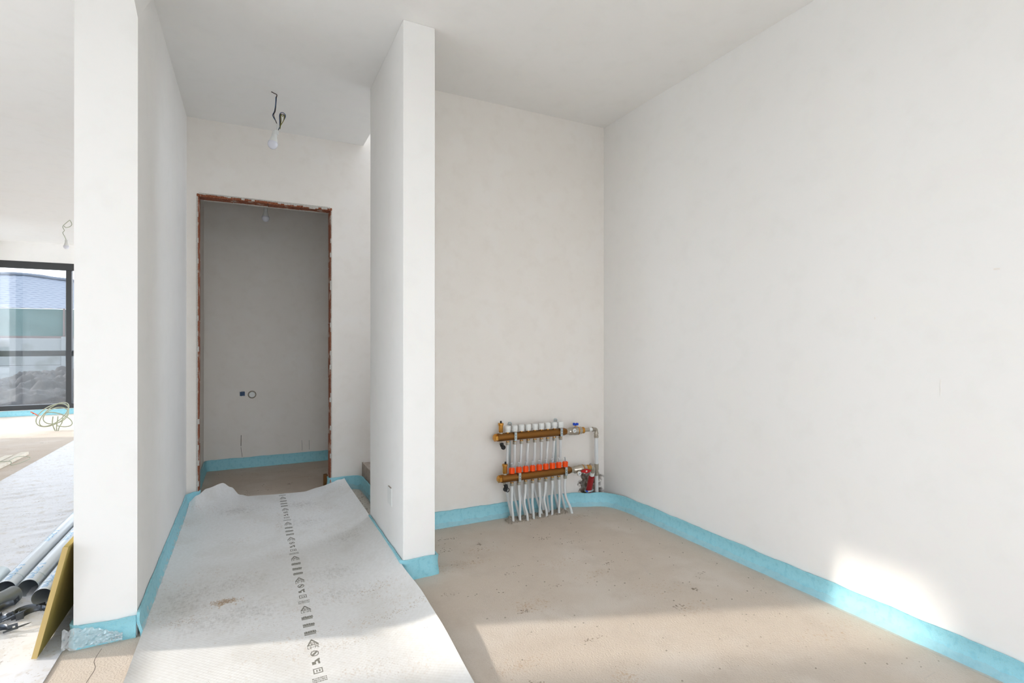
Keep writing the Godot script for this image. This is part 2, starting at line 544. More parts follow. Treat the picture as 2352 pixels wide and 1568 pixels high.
func build_shell() -> void:
	structure("floor", boxes([[Vector3(LX - 0.3, -0.2, FZ - 0.3), Vector3(WX + 0.3, 0, BZ + 0.3)]]), M.screed, "bare grey-beige screed floor", "floor")
	var st := begin()
	box(st, Vector3(LX - 0.3, CEIL, -3.25), Vector3(WX + 0.3, CEIL + 0.25, BZ + 0.3))
	box(st, Vector3(LX - 0.3, CEIL, FZ - 0.3), Vector3(0.80, CEIL + 0.25, -3.25))
	box(st, Vector3(0.80, CEIL, FZ - 0.3), Vector3(WX + 0.3, CEIL + 0.25, EZ))
	box(st, Vector3(0.5, 4.0, EZ - 0.2), Vector3(0.84, 4.2, -3.1))
	box(st, Vector3(2.25, 4.0, EZ - 0.2), Vector3(WX + 0.3, 4.2, -3.1))
	box(st, Vector3(0.84, 4.0, EZ - 0.2), Vector3(2.25, 4.2, EZ + 0.02))
	box(st, Vector3(0.84, 4.0, -3.3), Vector3(2.25, 4.2, -3.1))
	box(st, Vector3(0.60, CEIL + 0.25, EZ - 0.1), Vector3(0.80, 4.0, -3.1))
	structure("ceiling", done(st), M.plaster, "white plastered ceiling with an opening over the stairs", "ceiling")
	structure("wall_right", boxes([[Vector3(WX, 0, -3.4), Vector3(WX + 0.2, CEIL, BZ + 0.2)], [Vector3(WX, 0, -6.0), Vector3(WX + 0.2, CEIL, -4.15)], [Vector3(WX, 0, -4.15), Vector3(WX + 0.2, 1.2, -3.4)], [Vector3(WX, 0, FZ), Vector3(WX + 0.2, CEIL, -10.2)], [Vector3(WX, 2.6, -10.2), Vector3(WX + 0.2, CEIL, -6.0)], [Vector3(WX, CEIL, EZ - 0.1), Vector3(WX + 0.2, 4.0, -4.15)], [Vector3(WX, CEIL, -3.4), Vector3(WX + 0.2, 4.0, -3.1)], [Vector3(WX, 3.7, -4.15), Vector3(WX + 0.2, 4.0, -3.4)]]), M.plaster, "large bare plastered wall on the right", "wall")
	# niche back wall with a hole broken in it at the foot of the risers
	structure("wall_back", boxes([
		[Vector3(0.82, 0, NZ - 0.15), Vector3(2.05, CEIL, NZ)],
		[Vector3(2.05, 0.29, NZ - 0.15), Vector3(WX, CEIL, NZ)],
		[Vector3(2.05, 0, NZ - 0.15), Vector3(WX, 0.29, NZ - 0.07)],
		[Vector3(0.66, CEIL, NZ - 0.15), Vector3(WX, 4.0, NZ)]]), M.plaster_raw, "plastered back wall of the niche behind the manifold", "wall")
	structure("wall_partition", boxes([[Vector3(HR, 0, -3.27), Vector3(0.82, CEIL, PZ)]], 0.002), M.plaster, "white plastered wall end between hall and niche", "wall")
	# left wall of the hall, with its top front corner cut away
	st = begin()
	var xl := -0.595
	box(st, Vector3(xl, 0, TZ - 0.12), Vector3(HL, CEIL, -3.0))
	var yc := 2.425
	var q := [Vector3(xl, 0, PZ), Vector3(HL, 0, PZ), Vector3(HL, yc, PZ), Vector3(HL - 0.05, CEIL, PZ), Vector3(xl, CEIL, PZ)]
	st.set_smooth_group(-1)
	for k in 3:
		tri(st, q[0], q[k + 1], q[k + 2], Vector3.BACK)
	quad(st, Vector3(HL, 0, PZ), Vector3(HL, yc, PZ), Vector3(HL, CEIL, PZ - 0.35), Vector3(HL, CEIL, -3.0), Vector3.RIGHT)
	tri(st, Vector3(HL, 0, PZ), Vector3(HL, CEIL, -3.0), Vector3(HL, 0, -3.0), Vector3.RIGHT)
	tri(st, Vector3(HL, yc, PZ), Vector3(HL - 0.05, CEIL, PZ), Vector3(HL, CEIL, PZ - 0.35), Vector3(1, 0.3, 1))
	quad(st, Vector3(xl, 0, PZ), Vector3(xl, CEIL, PZ), Vector3(xl, CEIL, -3.0), Vector3(xl, 0, -3.0), Vector3.LEFT)
	structure("wall_hall_left", done(st), M.plaster, "white plastered wall between living room and hall", "wall")
	# end wall of the hall round the rough door opening
	var dx0 := -0.325
	var dx1 := 0.549
	var dy := 2.17
	var we := structure("wall_end", boxes([
		[Vector3(HL, 0, EZ - 0.10), Vector3(dx0 - 0.006, CEIL, EZ)],
		[Vector3(dx1 + 0.006, 0, EZ - 0.10), Vector3(WX, CEIL, EZ)],
		[Vector3(dx0 - 0.006, dy + 0.012, EZ - 0.10), Vector3(dx1 + 0.006, CEIL, EZ)],
		[Vector3(0.66, CEIL, EZ - 0.10), Vector3(WX, 4.0, EZ)]]), M.plaster_raw, "raw plastered end wall of the hall with a rough door opening", "wall")
	var rng := RandomNumberGenerator.new()
	rng.seed = 21
	# bare clay blocks in the reveal
	var n := 5
	for side in 2:
		for k in n:
			var y0 := dy * k / n + 0.0012
			var y1 := dy * (k + 1) / n - 0.0012
			var j := rng.randf_range(-0.0015, 0.0015)
			var x0 := dx0 - 0.010 if side == 0 else dx1 + j
			var x1 := dx0 + j if side == 0 else dx1 + 0.010
			part("brick", boxes([[Vector3(x0, y0, EZ - 0.103), Vector3(x1, y1, EZ + rng.randf_range(0.001, 0.004))]], 0.003), M.terracotta, we)
	for k in 4:
		var x0 := lerpf(dx0 - 0.015, dx1 + 0.015, k / 4.0) + 0.001
		var x1 := lerpf(dx0 - 0.015, dx1 + 0.015, (k + 1) / 4.0) - 0.001
		part("brick", boxes([[Vector3(x0, dy + rng.randf_range(-0.002, 0.002), EZ - 0.103), Vector3(x1, dy + 0.02, EZ + 0.003)]], 0.003), M.terracotta, we)
	# ragged plaster edges along the reveal
	st = begin()
	for e in 3:
		var segs := 60 if e < 2 else 40
		for k in segs:
			var t0 := float(k) / segs
			var t1 := float(k + 1) / segs
			var w := 0.002 + 0.012 * pow(rng.randf(), 4.0)
			if e == 2:
				w += 0.016 * rng.randf() * smoothstep(0.35, 0.9, t0)
			var zz := EZ + 0.004 + rng.randf() * 0.004
			if e == 0:
				box(st, Vector3(dx0 - 0.014, dy * t0, EZ - 0.002), Vector3(dx0 - 0.008 + w, dy * t1, zz), 0.002)
			elif e == 1:
				box(st, Vector3(dx1 + 0.008 - w, dy * t0, EZ - 0.002), Vector3(dx1 + 0.014, dy * t1, zz), 0.002)
			else:
				box(st, Vector3(lerpf(dx0, dx1, t0), dy + 0.020 - w, EZ - 0.002), Vector3(lerpf(dx0, dx1, t1), dy + 0.026, zz), 0.002)
			# back edge
			if e == 2:
				box(st, Vector3(lerpf(dx0, dx1, t0), dy - 0.004, EZ - 0.106), Vector3(lerpf(dx0, dx1, t1), dy + 0.02, EZ - 0.088 + w * 0.5), 0.002)
	part("plaster_edge", done(st), M.mortar, we)
	structure("wall_small_room_back", boxes([[Vector3(HL, 0, TZ - 0.12), Vector3(WX, CEIL, TZ)]]), M.plaster_raw, "bare plastered back wall of the small room beyond the opening", "wall")
	structure("wall_small_room_right", boxes([[Vector3(1.05, 0, TZ), Vector3(1.17, CEIL, EZ - 0.10)]]), M.plaster_raw, "right wall of the small room", "wall")
	structure("wall_small_room_left", boxes([[Vector3(HL, 0, TZ), Vector3(HL + 0.024, CEIL, EZ - 0.10)]]), M.plaster_raw, "left wall of the small room", "wall")
	# stairs going up to the right behind the partition
	var stairs := structure("trim_1", boxes([[Vector3(0.79, 0, EZ), Vector3(0.80, 0.2, -3.27)]]), M.stone_step, "lowest riser of the staircase behind the hall wall", "stair")
	for k in 6:
		part("step", boxes([[Vector3(0.80 + 0.22 * k, 0, EZ), Vector3(0.80 + 0.22 * (k + 1), 0.195 * (k + 1), -3.27)]], 0.003), M.stone_step, stairs)
	# facades
	structure("wall_far", boxes([
		[Vector3(LX - 0.3, 0, FZ - 0.3), Vector3(-3.55, CEIL, FZ)],
		[Vector3(2.0, 0, FZ - 0.3), Vector3(WX + 0.3, CEIL, FZ)],
		[Vector3(-3.55, 2.42, FZ - 0.3), Vector3(2.0, CEIL, FZ)],
		[Vector3(-3.55, 0, FZ - 0.3), Vector3(2.0, 0.09, FZ)]]), M.plaster, "far wall of the living room round the window", "wall")
	structure("wall_left", boxes([
		[Vector3(LX - 0.3, 0, FZ), Vector3(LX, CEIL, -10.3)],
		[Vector3(LX - 0.3, 0, -8.7), Vector3(LX, CEIL, -4.05)],
		[Vector3(LX - 0.3, 2.5, -10.3), Vector3(LX, CEIL, -8.7)],
		[Vector3(LX - 0.3, 0, -3.27), Vector3(LX, CEIL, -2.6)],
		[Vector3(LX - 0.3, 2.6, -4.05), Vector3(LX, CEIL, -3.27)],
		[Vector3(LX - 0.3, 2.6, -2.6), Vector3(LX, CEIL, 0.25)],
		[Vector3(LX - 0.3, 0, 0.25), Vector3(LX, CEIL, BZ)]]), M.plaster, "left facade wall with tall windows", "wall")
	structure("wall_behind", boxes([
		[Vector3(LX - 0.3, 0, BZ), Vector3(-1.3, CEIL, BZ + 0.3)],
		[Vector3(2.1, 0, BZ), Vector3(WX + 0.3, CEIL, BZ + 0.3)],
		[Vector3(-1.3, 2.6, BZ), Vector3(2.1, CEIL, BZ + 0.3)]]), M.plaster, "facade wall behind the camera with a wide window", "wall")

# window in a plane across x (axis 0: runs along x) or across z (axis 2)
func window(called: String, label: String, axis: int, a: float, b: float, y0: float, y1: float, plane: float, posts: Array, rail := 0.0) -> void:
	var w := Node3D.new()
	w.name = called
	add_child(w)
	w.set_meta("kind", "structure")
	tag(w, label, "window")
	var P := func(u: float, y: float, d: float) -> Vector3:
		return Vector3(u, y, plane + d) if axis == 0 else Vector3(plane + d, y, u)
	var st := begin()
	var f := 0.07
	var bars := [[a, y0, b, y0 + 0.075], [a, y1 - 0.11, b, y1], [a, y0 + 0.075, a + f, y1 - 0.11], [b - f, y0 + 0.075, b, y1 - 0.11]]
	for r in bars:
		var p: Vector3 = P.call(r[0], r[1], -0.04)
		var q: Vector3 = P.call(r[2], r[3], 0.04)
		box(st, Vector3(minf(p.x, q.x), p.y, minf(p.z, q.z)), Vector3(maxf(p.x, q.x), q.y, maxf(p.z, q.z)), 0.004)
	part("frame", done(st), M.frame, w)
	var edges := [a + f]
	for m in posts:
		var s2 := begin()
		var p: Vector3 = P.call(m - 0.036, y0 + 0.075, -0.045)
		var q: Vector3 = P.call(m + 0.036, y1 - 0.11, 0.045)
		box(s2, Vector3(minf(p.x, q.x), p.y, minf(p.z, q.z)), Vector3(maxf(p.x, q.x), q.y, maxf(p.z, q.z)), 0.004)
		part("mullion", done(s2), M.frame, w)
		edges.append(m - 0.036); edges.append(m + 0.036)
	edges.append(b - f)
	for k in range(0, edges.size(), 2):
		var s3 := begin()
		var p: Vector3 = P.call(edges[k], y0 + 0.075, -0.004)
		var q: Vector3 = P.call(edges[k + 1], y1 - 0.11, 0.004)
		box(s3, Vector3(minf(p.x, q.x), p.y, minf(p.z, q.z)), Vector3(maxf(p.x, q.x), q.y, maxf(p.z, q.z)))
		part("pane", done(s3), M.pane, w)
		if rail > 0.0:
			var s4 := begin()
			var p2: Vector3 = P.call(edges[k], rail - 0.045, -0.05)
			var q2: Vector3 = P.call(edges[k + 1], rail + 0.045, -0.01)
			box(s4, Vector3(minf(p2.x, q2.x), p2.y, minf(p2.z, q2.z)), Vector3(maxf(p2.x, q2.x), q2.y, maxf(p2.z, q2.z)), 0.004)
			part("rail", done(s4), M.frame, w)

func build_windows() -> void:
	window("window_1", "wide dark-framed sliding window at the far end of the living room", 0, -3.55, 2.0, 0.09, 2.42, FZ - 0.05, [-2.625, -0.3], 0.975)
	window("window_2", "narrow tall window in the left facade", 2, -4.05, -3.27, 0.0, 2.6, LX - 0.15, [])
	window("window_3", "wide sliding window in the left facade beside the camera", 2, -2.6, 0.25, 0.0, 2.6, LX - 0.15, [-1.2])
	window("window_4", "wide sliding window behind the camera", 0, -1.3, 2.1, 0.0, 2.6, BZ + 0.15, [0.4])
	window("window_5", "tall window in the left facade near the far wall", 2, -10.3, -8.7, 0.0, 2.5, LX - 0.15, [])
	window("window_6", "unseen wide window added in the right wall to light the far living room", 2, -10.2, -6.0, 0.0, 2.6, WX + 0.1, [-8.1])  # out of view; added so sky light reaches the living room ceiling
	window("window_8", "unseen tall window added beside the staircase to brighten the hall", 2, -4.15, -3.4, 1.2, 3.7, WX + 0.1, [])  # made-up opening that spills daylight across into the hall
	var rw := Node3D.new()  # added roof light, out of view, sending sky light down towards the hall
	rw.name = "window_7"
	add_child(rw)
	rw.set_meta("kind", "structure")
	tag(rw, "unseen roof light added over the staircase to brighten the hall", "window")
	part("frame", boxes([[Vector3(0.80, 4.20, EZ), Vector3(0.87, 4.26, -3.28)], [Vector3(2.22, 4.20, EZ), Vector3(2.29, 4.26, -3.28)], [Vector3(0.87, 4.20, EZ), Vector3(2.22, 4.26, EZ + 0.06)], [Vector3(0.87, 4.20, -3.33), Vector3(2.22, 4.26, -3.28)]]), M.frame, rw)
	part("pane", boxes([[Vector3(0.87, 4.22, EZ + 0.06), Vector3(2.22, 4.228, -3.33)]]), M.pane, rw)

func build_outside() -> void:
	one("ground", boxes([[Vector3(-60, -0.5, -60), Vector3(60, -0.2, 60)]]), M.earth, "bare dark earth around the house", "ground")
	one("added_terrace", boxes([[Vector3(-14, -0.22, -9.5), Vector3(LX - 0.35, -0.05, 12)], [Vector3(LX - 0.35, -0.22, BZ + 0.35), Vector3(14, -0.05, 12)], [Vector3(WX + 0.35, -0.22, -10.5), Vector3(14, -0.05, BZ + 0.35)]]), M.paving, "unseen pale slab added around the house to bounce daylight indoors", "added_terrace")  # added as a pale reflector to throw daylight up to the ceilings
	var fn := FastNoiseLite.new()
	fn.seed = 5
	fn.frequency = 0.5
	fn.fractal_octaves = 4
	var mound := func(s: float, t: float) -> Vector3:
		var x := lerpf(-9.0, 1.0, s)
		var z := lerpf(-16.6, -11.6, t)
		var b := sin(PI * clampf(t, 0, 1))
		return Vector3(x, -0.25 + b * (0.62 + 0.22 * fn.get_noise_2d(x * 0.7, 3.0)) + b * 0.35 * fn.get_noise_2d(x * 2.0, z * 2.0) + b * 0.16 * fn.get_noise_2d(x * 8.0, z * 8.0), z)
	one("earth_mound", sheet(200, 110, mound, 0.3), M.earth, "low heap of dark dug-up earth outside the far window", "earth heap")
	# unseen clipped hedges, added to block light from the low sky
	var hn := FastNoiseLite.new()
	hn.seed = 8
	hn.frequency = 1.6
	for e in [[Vector3(-14.7, -0.2, 4.0), 16.0, PI / 2, 1.5, "unseen long clipped green hedge along the left side of the garden"], [Vector3(0.0, -0.2, 12.8), 24.0, 0.0, 1.1, "unseen low clipped green hedge across the garden behind the camera"]]:
		var hs := begin()
		var hw: float = e[1] * 0.5
		for face in 3:
			hs.set_smooth_group(-1)
			for i in 60:
				for j in 10:
					var q := []
					for k in [[0, 0], [1, 0], [1, 1], [0, 1]]:
						var u := lerpf(-hw, hw, (i + k[0]) / 60.0)
						var v: float = (j + k[1]) / 10.0
						var p := Vector3(u, v * e[3], 0.5) if face == 0 else (Vector3(u, v * e[3], -0.5) if face == 1 else Vector3(u, e[3], v - 0.5))
						var b := 0.12 * hn.get_noise_3dv(p * 2.0)
						q.append(p + Vector3(0, b, b if face != 1 else -b))
					quad(hs, q[0], q[1], q[2], q[3], [Vector3.BACK, Vector3.FORWARD, Vector3.UP][face])
		var hd := one("added_hedge", done(hs), M.added_hedge, e[4], "added_hedge", "added hedges", e[0])
		hd.rotation.y = e[2]
	# precast concrete fence with green netting above it
	var t := thing("concrete_fence", "grey precast concrete panel fence outside the far window", "fence", Vector3(0, -0.2, -18))
	var px := [-10.2, -8.3, -6.4, -4.5, -2.6, -0.7]
	for x in px:
		part("post", boxes([[Vector3(x - 0.06, 0, -0.06), Vector3(x + 0.06, 1.50, 0.06)]], 0.01), M.concrete, t)
	var pm := boxes([[Vector3(0.06, 0, -0.02), Vector3(1.84, 0.355, 0.02)]], 0.008)
	for k in px.size() - 1:
		for r in 4:
			part("panel", pm, M.concrete, t, Vector3(px[k], 0.36 * r + 0.02, 0))
	t = thing("netting_screen", "grey-green privacy netting above the concrete fence", "screen", Vector3(0, 1.31, -18.0))
	for x in px:
		part("post", lathed(rod(0.025, 0, 0.75), 10), M.house_wall, t, Vector3(x, 0, 0.04))
	var net := func(s: float, v: float) -> Vector3:
		return Vector3(lerpf(-10.2, -0.7, s), v * 0.72 + 0.01, 0.01 * sin(s * 70.0) + 0.008 * sin(v * 9.0 + s * 30.0))
	part("netting", sheet(120, 8, net, 0.004, Vector3.FORWARD), M.green_net, t)
	# neighbouring house
	t = thing("neighbour_house", "neighbouring house with a dark blue-grey tiled roof", "house", Vector3(-9, -0.2, -27), "", -0.10)
	part("wall", boxes([[Vector3(-8, 0, -8), Vector3(10, 2.6, -0.3)]], 0.01), M.house_wall, t)
	var roofing := func(s: float, v: float) -> Vector3:
		var x := lerpf(-8.4, 10.4, s)
		var row := v * 16.0
		var z := -v * 4.6
		var y := 2.72 + v * 1.75 - 0.035 * fposmod(row, 1.0) + 0.008 * sin(x * TAU / 0.3)
		return Vector3(x, y - v * 0.13 * clampf(x + 0.7, 0, 5), z)
	var rf := part("roof_tiles", sheet(380, 64, roofing, 0.05), M.roof, t)
	rf.set_meta("kind", "stuff")
	var ridge := []
	for k in 40:
		ridge.append(Vector3(lerpf(-8.4, 10.4, k / 39.0), 4.47 - 0.13 * clampf(lerpf(-8.4, 10.4, k / 39.0) + 0.7, 0, 5) + 0.02 * (k % 2), -4.6))
	part("ridge", tubed(ridge, 0.10, 8), M.roof, t)
	part("gutter", tubed([Vector3(-8.5, 2.62, 0.06), Vector3(10.5, 2.62, 0.06)], 0.07, 12), M.gutter, t)

# foam upstand: a band along a path of (x, z) points, standing off to the given side
func band(path: Array, h0: float, h1: float, thick: float, lean: float, seed: int) -> ArrayMesh:
	var fn := FastNoiseLite.new()
	fn.seed = seed
	fn.frequency = 2.0
	var dist := [0.0]
	for i in range(1, path.size()):
		dist.append(dist[-1] + (path[i] - path[i - 1]).length())
	var n := maxi(6, int(dist[-1] / 0.03))
	var pos := func(s: float) -> Array:
		var d: float = s * dist[-1]
		var i := 1
		while i < path.size() - 1 and dist[i] < d:
			i += 1
		var k: float = (d - dist[i - 1]) / maxf(dist[i] - dist[i - 1], 1e-5)
		var a: Vector2 = path[i - 1]
		var b: Vector2 = path[i]
		var t := (b - a).normalized()
		return [a.lerp(b, clampf(k, 0, 1)), Vector2(t.y, -t.x), d]
	var f := func(s: float, v: float) -> Vector3:
		var r: Array = pos.call(s)
		var p: Vector2 = r[0]
		var nn: Vector2 = r[1]
		var h := lerpf(h0, h1, s) + 0.006 * fn.get_noise_1d(r[2] * 3.0)
		var off: float = thick + lean * (1.0 - v) * (1.0 - v) + 0.004 * fn.get_noise_2d(r[2] * 4.0, v * 3.0) * (1.0 - v) + 0.002 * sin(v * 7.0)
		return Vector3(p.x + nn.x * off, v * h, p.y + nn.y * off)
	var st := begin()
	var m := 6
	var front := []
	var back := []
	for j in m + 1:
		var r1 := []
		var r2 := []
		for i in n + 1:
			var s := float(i) / n
			var p: Vector3 = f.call(s, float(j) / m)
			var nn: Vector2 = pos.call(s)[1]
			r1.append(p)
			r2.append(p - Vector3(nn.x, 0, nn.y) * thick * 0.92)
		front.append(r1)
		back.append(r2)
	for i in n:
		var nn: Vector2 = pos.call((i + 0.5) / n)[1]
		var o := Vector3(nn.x, 0, nn.y)
		for j in m:
			st.set_smooth_group(0)
			quad(st, front[j][i], front[j][i + 1], front[j + 1][i + 1], front[j + 1][i], o)
			st.set_smooth_group(1)
			quad(st, back[j][i], back[j][i + 1], back[j + 1][i + 1], back[j + 1][i], -o)
		st.set_smooth_group(-1)
		quad(st, front[m][i], front[m][i + 1], back[m][i + 1], back[m][i], Vector3.UP)
	for e in [0, n]:
		var o: Vector3 = front[0][0] - front[0][1] if e == 0 else front[0][n] - front[0][n - 1]
		for j in m:
			quad(st, front[j][e], front[j + 1][e], back[j + 1][e], back[j][e], o)
	return done(st)

# crinkled skirt of clear film at the foot of a foam band
func skirt(path: Array, h: float, out: float, seed: int) -> ArrayMesh:
	var fn := FastNoiseLite.new()
	fn.seed = seed
	fn.frequency = 14.0
	var dist := [0.0]
	for i in range(1, path.size()):
		dist.append(dist[-1] + (path[i] - path[i - 1]).length())
	var n := maxi(8, int(dist[-1] / 0.012))
	var st := begin()
	var rows := []
	for j in 5:
		var row := []
		for i in n + 1:
			var d: float = dist[-1] * i / n
			var k := 1
			while k < path.size() - 1 and dist[k] < d:
				k += 1
			var a: Vector2 = path[k - 1]
			var b: Vector2 = path[k]
			var t := (b - a).normalized()
			var p := a.lerp(b, clampf((d - dist[k - 1]) / maxf(dist[k] - dist[k - 1], 1e-5), 0, 1))
			var v := j / 4.0
			var w := fn.get_noise_2d(d * 1.0 + v * 0.08, v * 0.15)
			var off := lerpf(out, 0.012, v) + w * 0.008 * (1.0 - absf(v - 0.5))
			row.append(Vector3(p.x + t.y * off, 0.002 + v * h + 0.006 * maxf(w, 0) * (1.0 - v), p.y - t.x * off))
		rows.append(row)
	st.set_smooth_group(0)
	for j in 4:
		for i in n:
			var c: Vector3 = rows[j][i + 1] - rows[j][i]
			quad(st, rows[j][i], rows[j][i + 1], rows[j + 1][i + 1], rows[j + 1][i], c.cross(Vector3.UP) * (1 if true else -1))
	return done(st)

func build_foam() -> void:
	# niche: back wall, rounded corner, right wall, as one strip (normals point into the room)
	var p := [Vector2(0.82, NZ)]
	var bend := [Vector3(1.93, 0, NZ), Vector3(2.03, 0, -3.088), Vector3(2.10, 0, -3.052), Vector3(2.17, 0, -3.030), Vector3(2.228, 0, -2.995), Vector3(2.268, 0, -2.94), Vector3(2.292, 0, -2.86), Vector3(2.303, 0, -2.76)]
	for v in smooth_path(bend, 4):
		p.append(Vector2(v.x, v.z))
	p.append(Vector2(WX, 1.2))
	var rp := p.duplicate()
	rp.reverse()
	# the curve starts nearly at floor level of the wall: keep the first stretch along the wall
	var t := thing("foam_edge_strip", "blue foam edge strip along the niche back wall and right wall", "insulation strip", Vector3.ZERO, "blue foam edge strips")
	part("strip", band(rp, 0.078, 0.098, 0.010, 0.016, 31), M.foam, t)
	part("film", skirt(rp, 0.035, 0.045, 32), M.film, t)
	# partition: round its free end
	t = thing("foam_edge_strip", "blue foam edge strip wrapped round the free end of the partition", "insulation strip", Vector3.ZERO, "blue foam edge strips")
	p = [Vector2(0.822, -3.05), Vector2(0.822, PZ + 0.012), Vector2(0.812, PZ + 0.002), Vector2(HR - 0.002, PZ + 0.002), Vector2(HR - 0.002, -3.25)]
	part("strip", band(p, 0.098, 0.092, 0.011, 0.004, 33), M.foam, t)
	# hall left wall
	t = thing("foam_edge_strip", "blue foam edge strip along the left wall of the hall", "insulation strip", Vector3.ZERO, "blue foam edge strips")
	p = [Vector2(HL, PZ + 0.02), Vector2(HL, -3.2), Vector2(HL, EZ + 0.05), Vector2(HL + 0.05, EZ), Vector2(-0.335, EZ), Vector2(-0.325, EZ - 0.03)]
	p.reverse()
	part("strip", band(p, 0.112, 0.098, 0.011, 0.014, 34), M.foam, t)
	part("film", skirt(p, 0.05, 0.03, 35), M.film, t)
	# end of the living room wall
	t = thing("foam_edge_strip", "blue foam edge strip under crumpled film at the end of the left wall", "insulation strip", Vector3.ZERO, "blue foam edge strips")
	p = [Vector2(-0.40, PZ + 0.001), Vector2(-0.597, PZ + 0.001), Vector2(-0.598, -2.9)]
	part("strip", band(p, 0.082, 0.092, 0.012, 0.004, 36), M.foam, t)
	var fn := FastNoiseLite.new()
	fn.seed = 44
	fn.frequency = 16.0
	var crumple := func(s: float, v: float) -> Vector3:
		var x := lerpf(-0.622, -0.44, s)
		var h := 0.075 * (1.0 - 0.75 * s * s)
		return Vector3(x, 0.012 + v * h + 0.012 * fn.get_noise_2d(s * 0.5, v * 0.2 + 9.0), PZ + 0.024 + 0.016 * absf(fn.get_noise_2d(s * 0.6, v * 0.35)) + 0.006 * (1.0 - v))
	part("film", sheet(40, 14, crumple, 0.0008, Vector3.FORWARD), M.film_white, t)
	# hall end wall right of the opening, curling into the stairs
	t = thing("foam_edge_strip", "short curled blue foam strip at the foot of the stairs", "insulation strip", Vector3.ZERO, "blue foam edge strips")
	p = [Vector2(0.545, EZ - 0.07), Vector2(0.548, EZ - 0.01), Vector2(0.565, EZ + 0.004)]
	for k in 7:
		var a := PI / 2 * k / 6.0
		p.append(Vector2(0.70 + 0.085 * sin(a), EZ + 0.004 + 0.085 * (1.0 - cos(a))))
	p.append(Vector2(0.786, -3.35))
	p.reverse()
	part("strip", band(p, 0.115, 0.10, 0.010, 0.006, 37), M.foam, t)
	part("film", skirt(p, 0.04, 0.03, 38), M.film, t)
	# small room
	t = thing("foam_edge_strip", "blue foam edge strip round the back of the small room", "insulation strip", Vector3.ZERO, "blue foam edge strips")
	p = [Vector2(HL + 0.026, EZ - 0.14), Vector2(HL + 0.026, TZ + 0.03), Vector2(HL + 0.05, TZ), Vector2(1.04, TZ)]
	p.reverse()
	part("strip", band(p, 0.095, 0.095, 0.011, 0.012, 39), M.foam, t)
	# under the far window
	t = thing("foam_edge_strip", "pale blue foam strip below the far window", "insulation strip", Vector3.ZERO, "blue foam edge strips")
	p = [Vector2(WX - 0.02, FZ + 0.006), Vector2(LX + 0.02, FZ + 0.006)]
	part("strip", band(p, 0.085, 0.085, 0.012, 0.01, 40), M.foam, t)

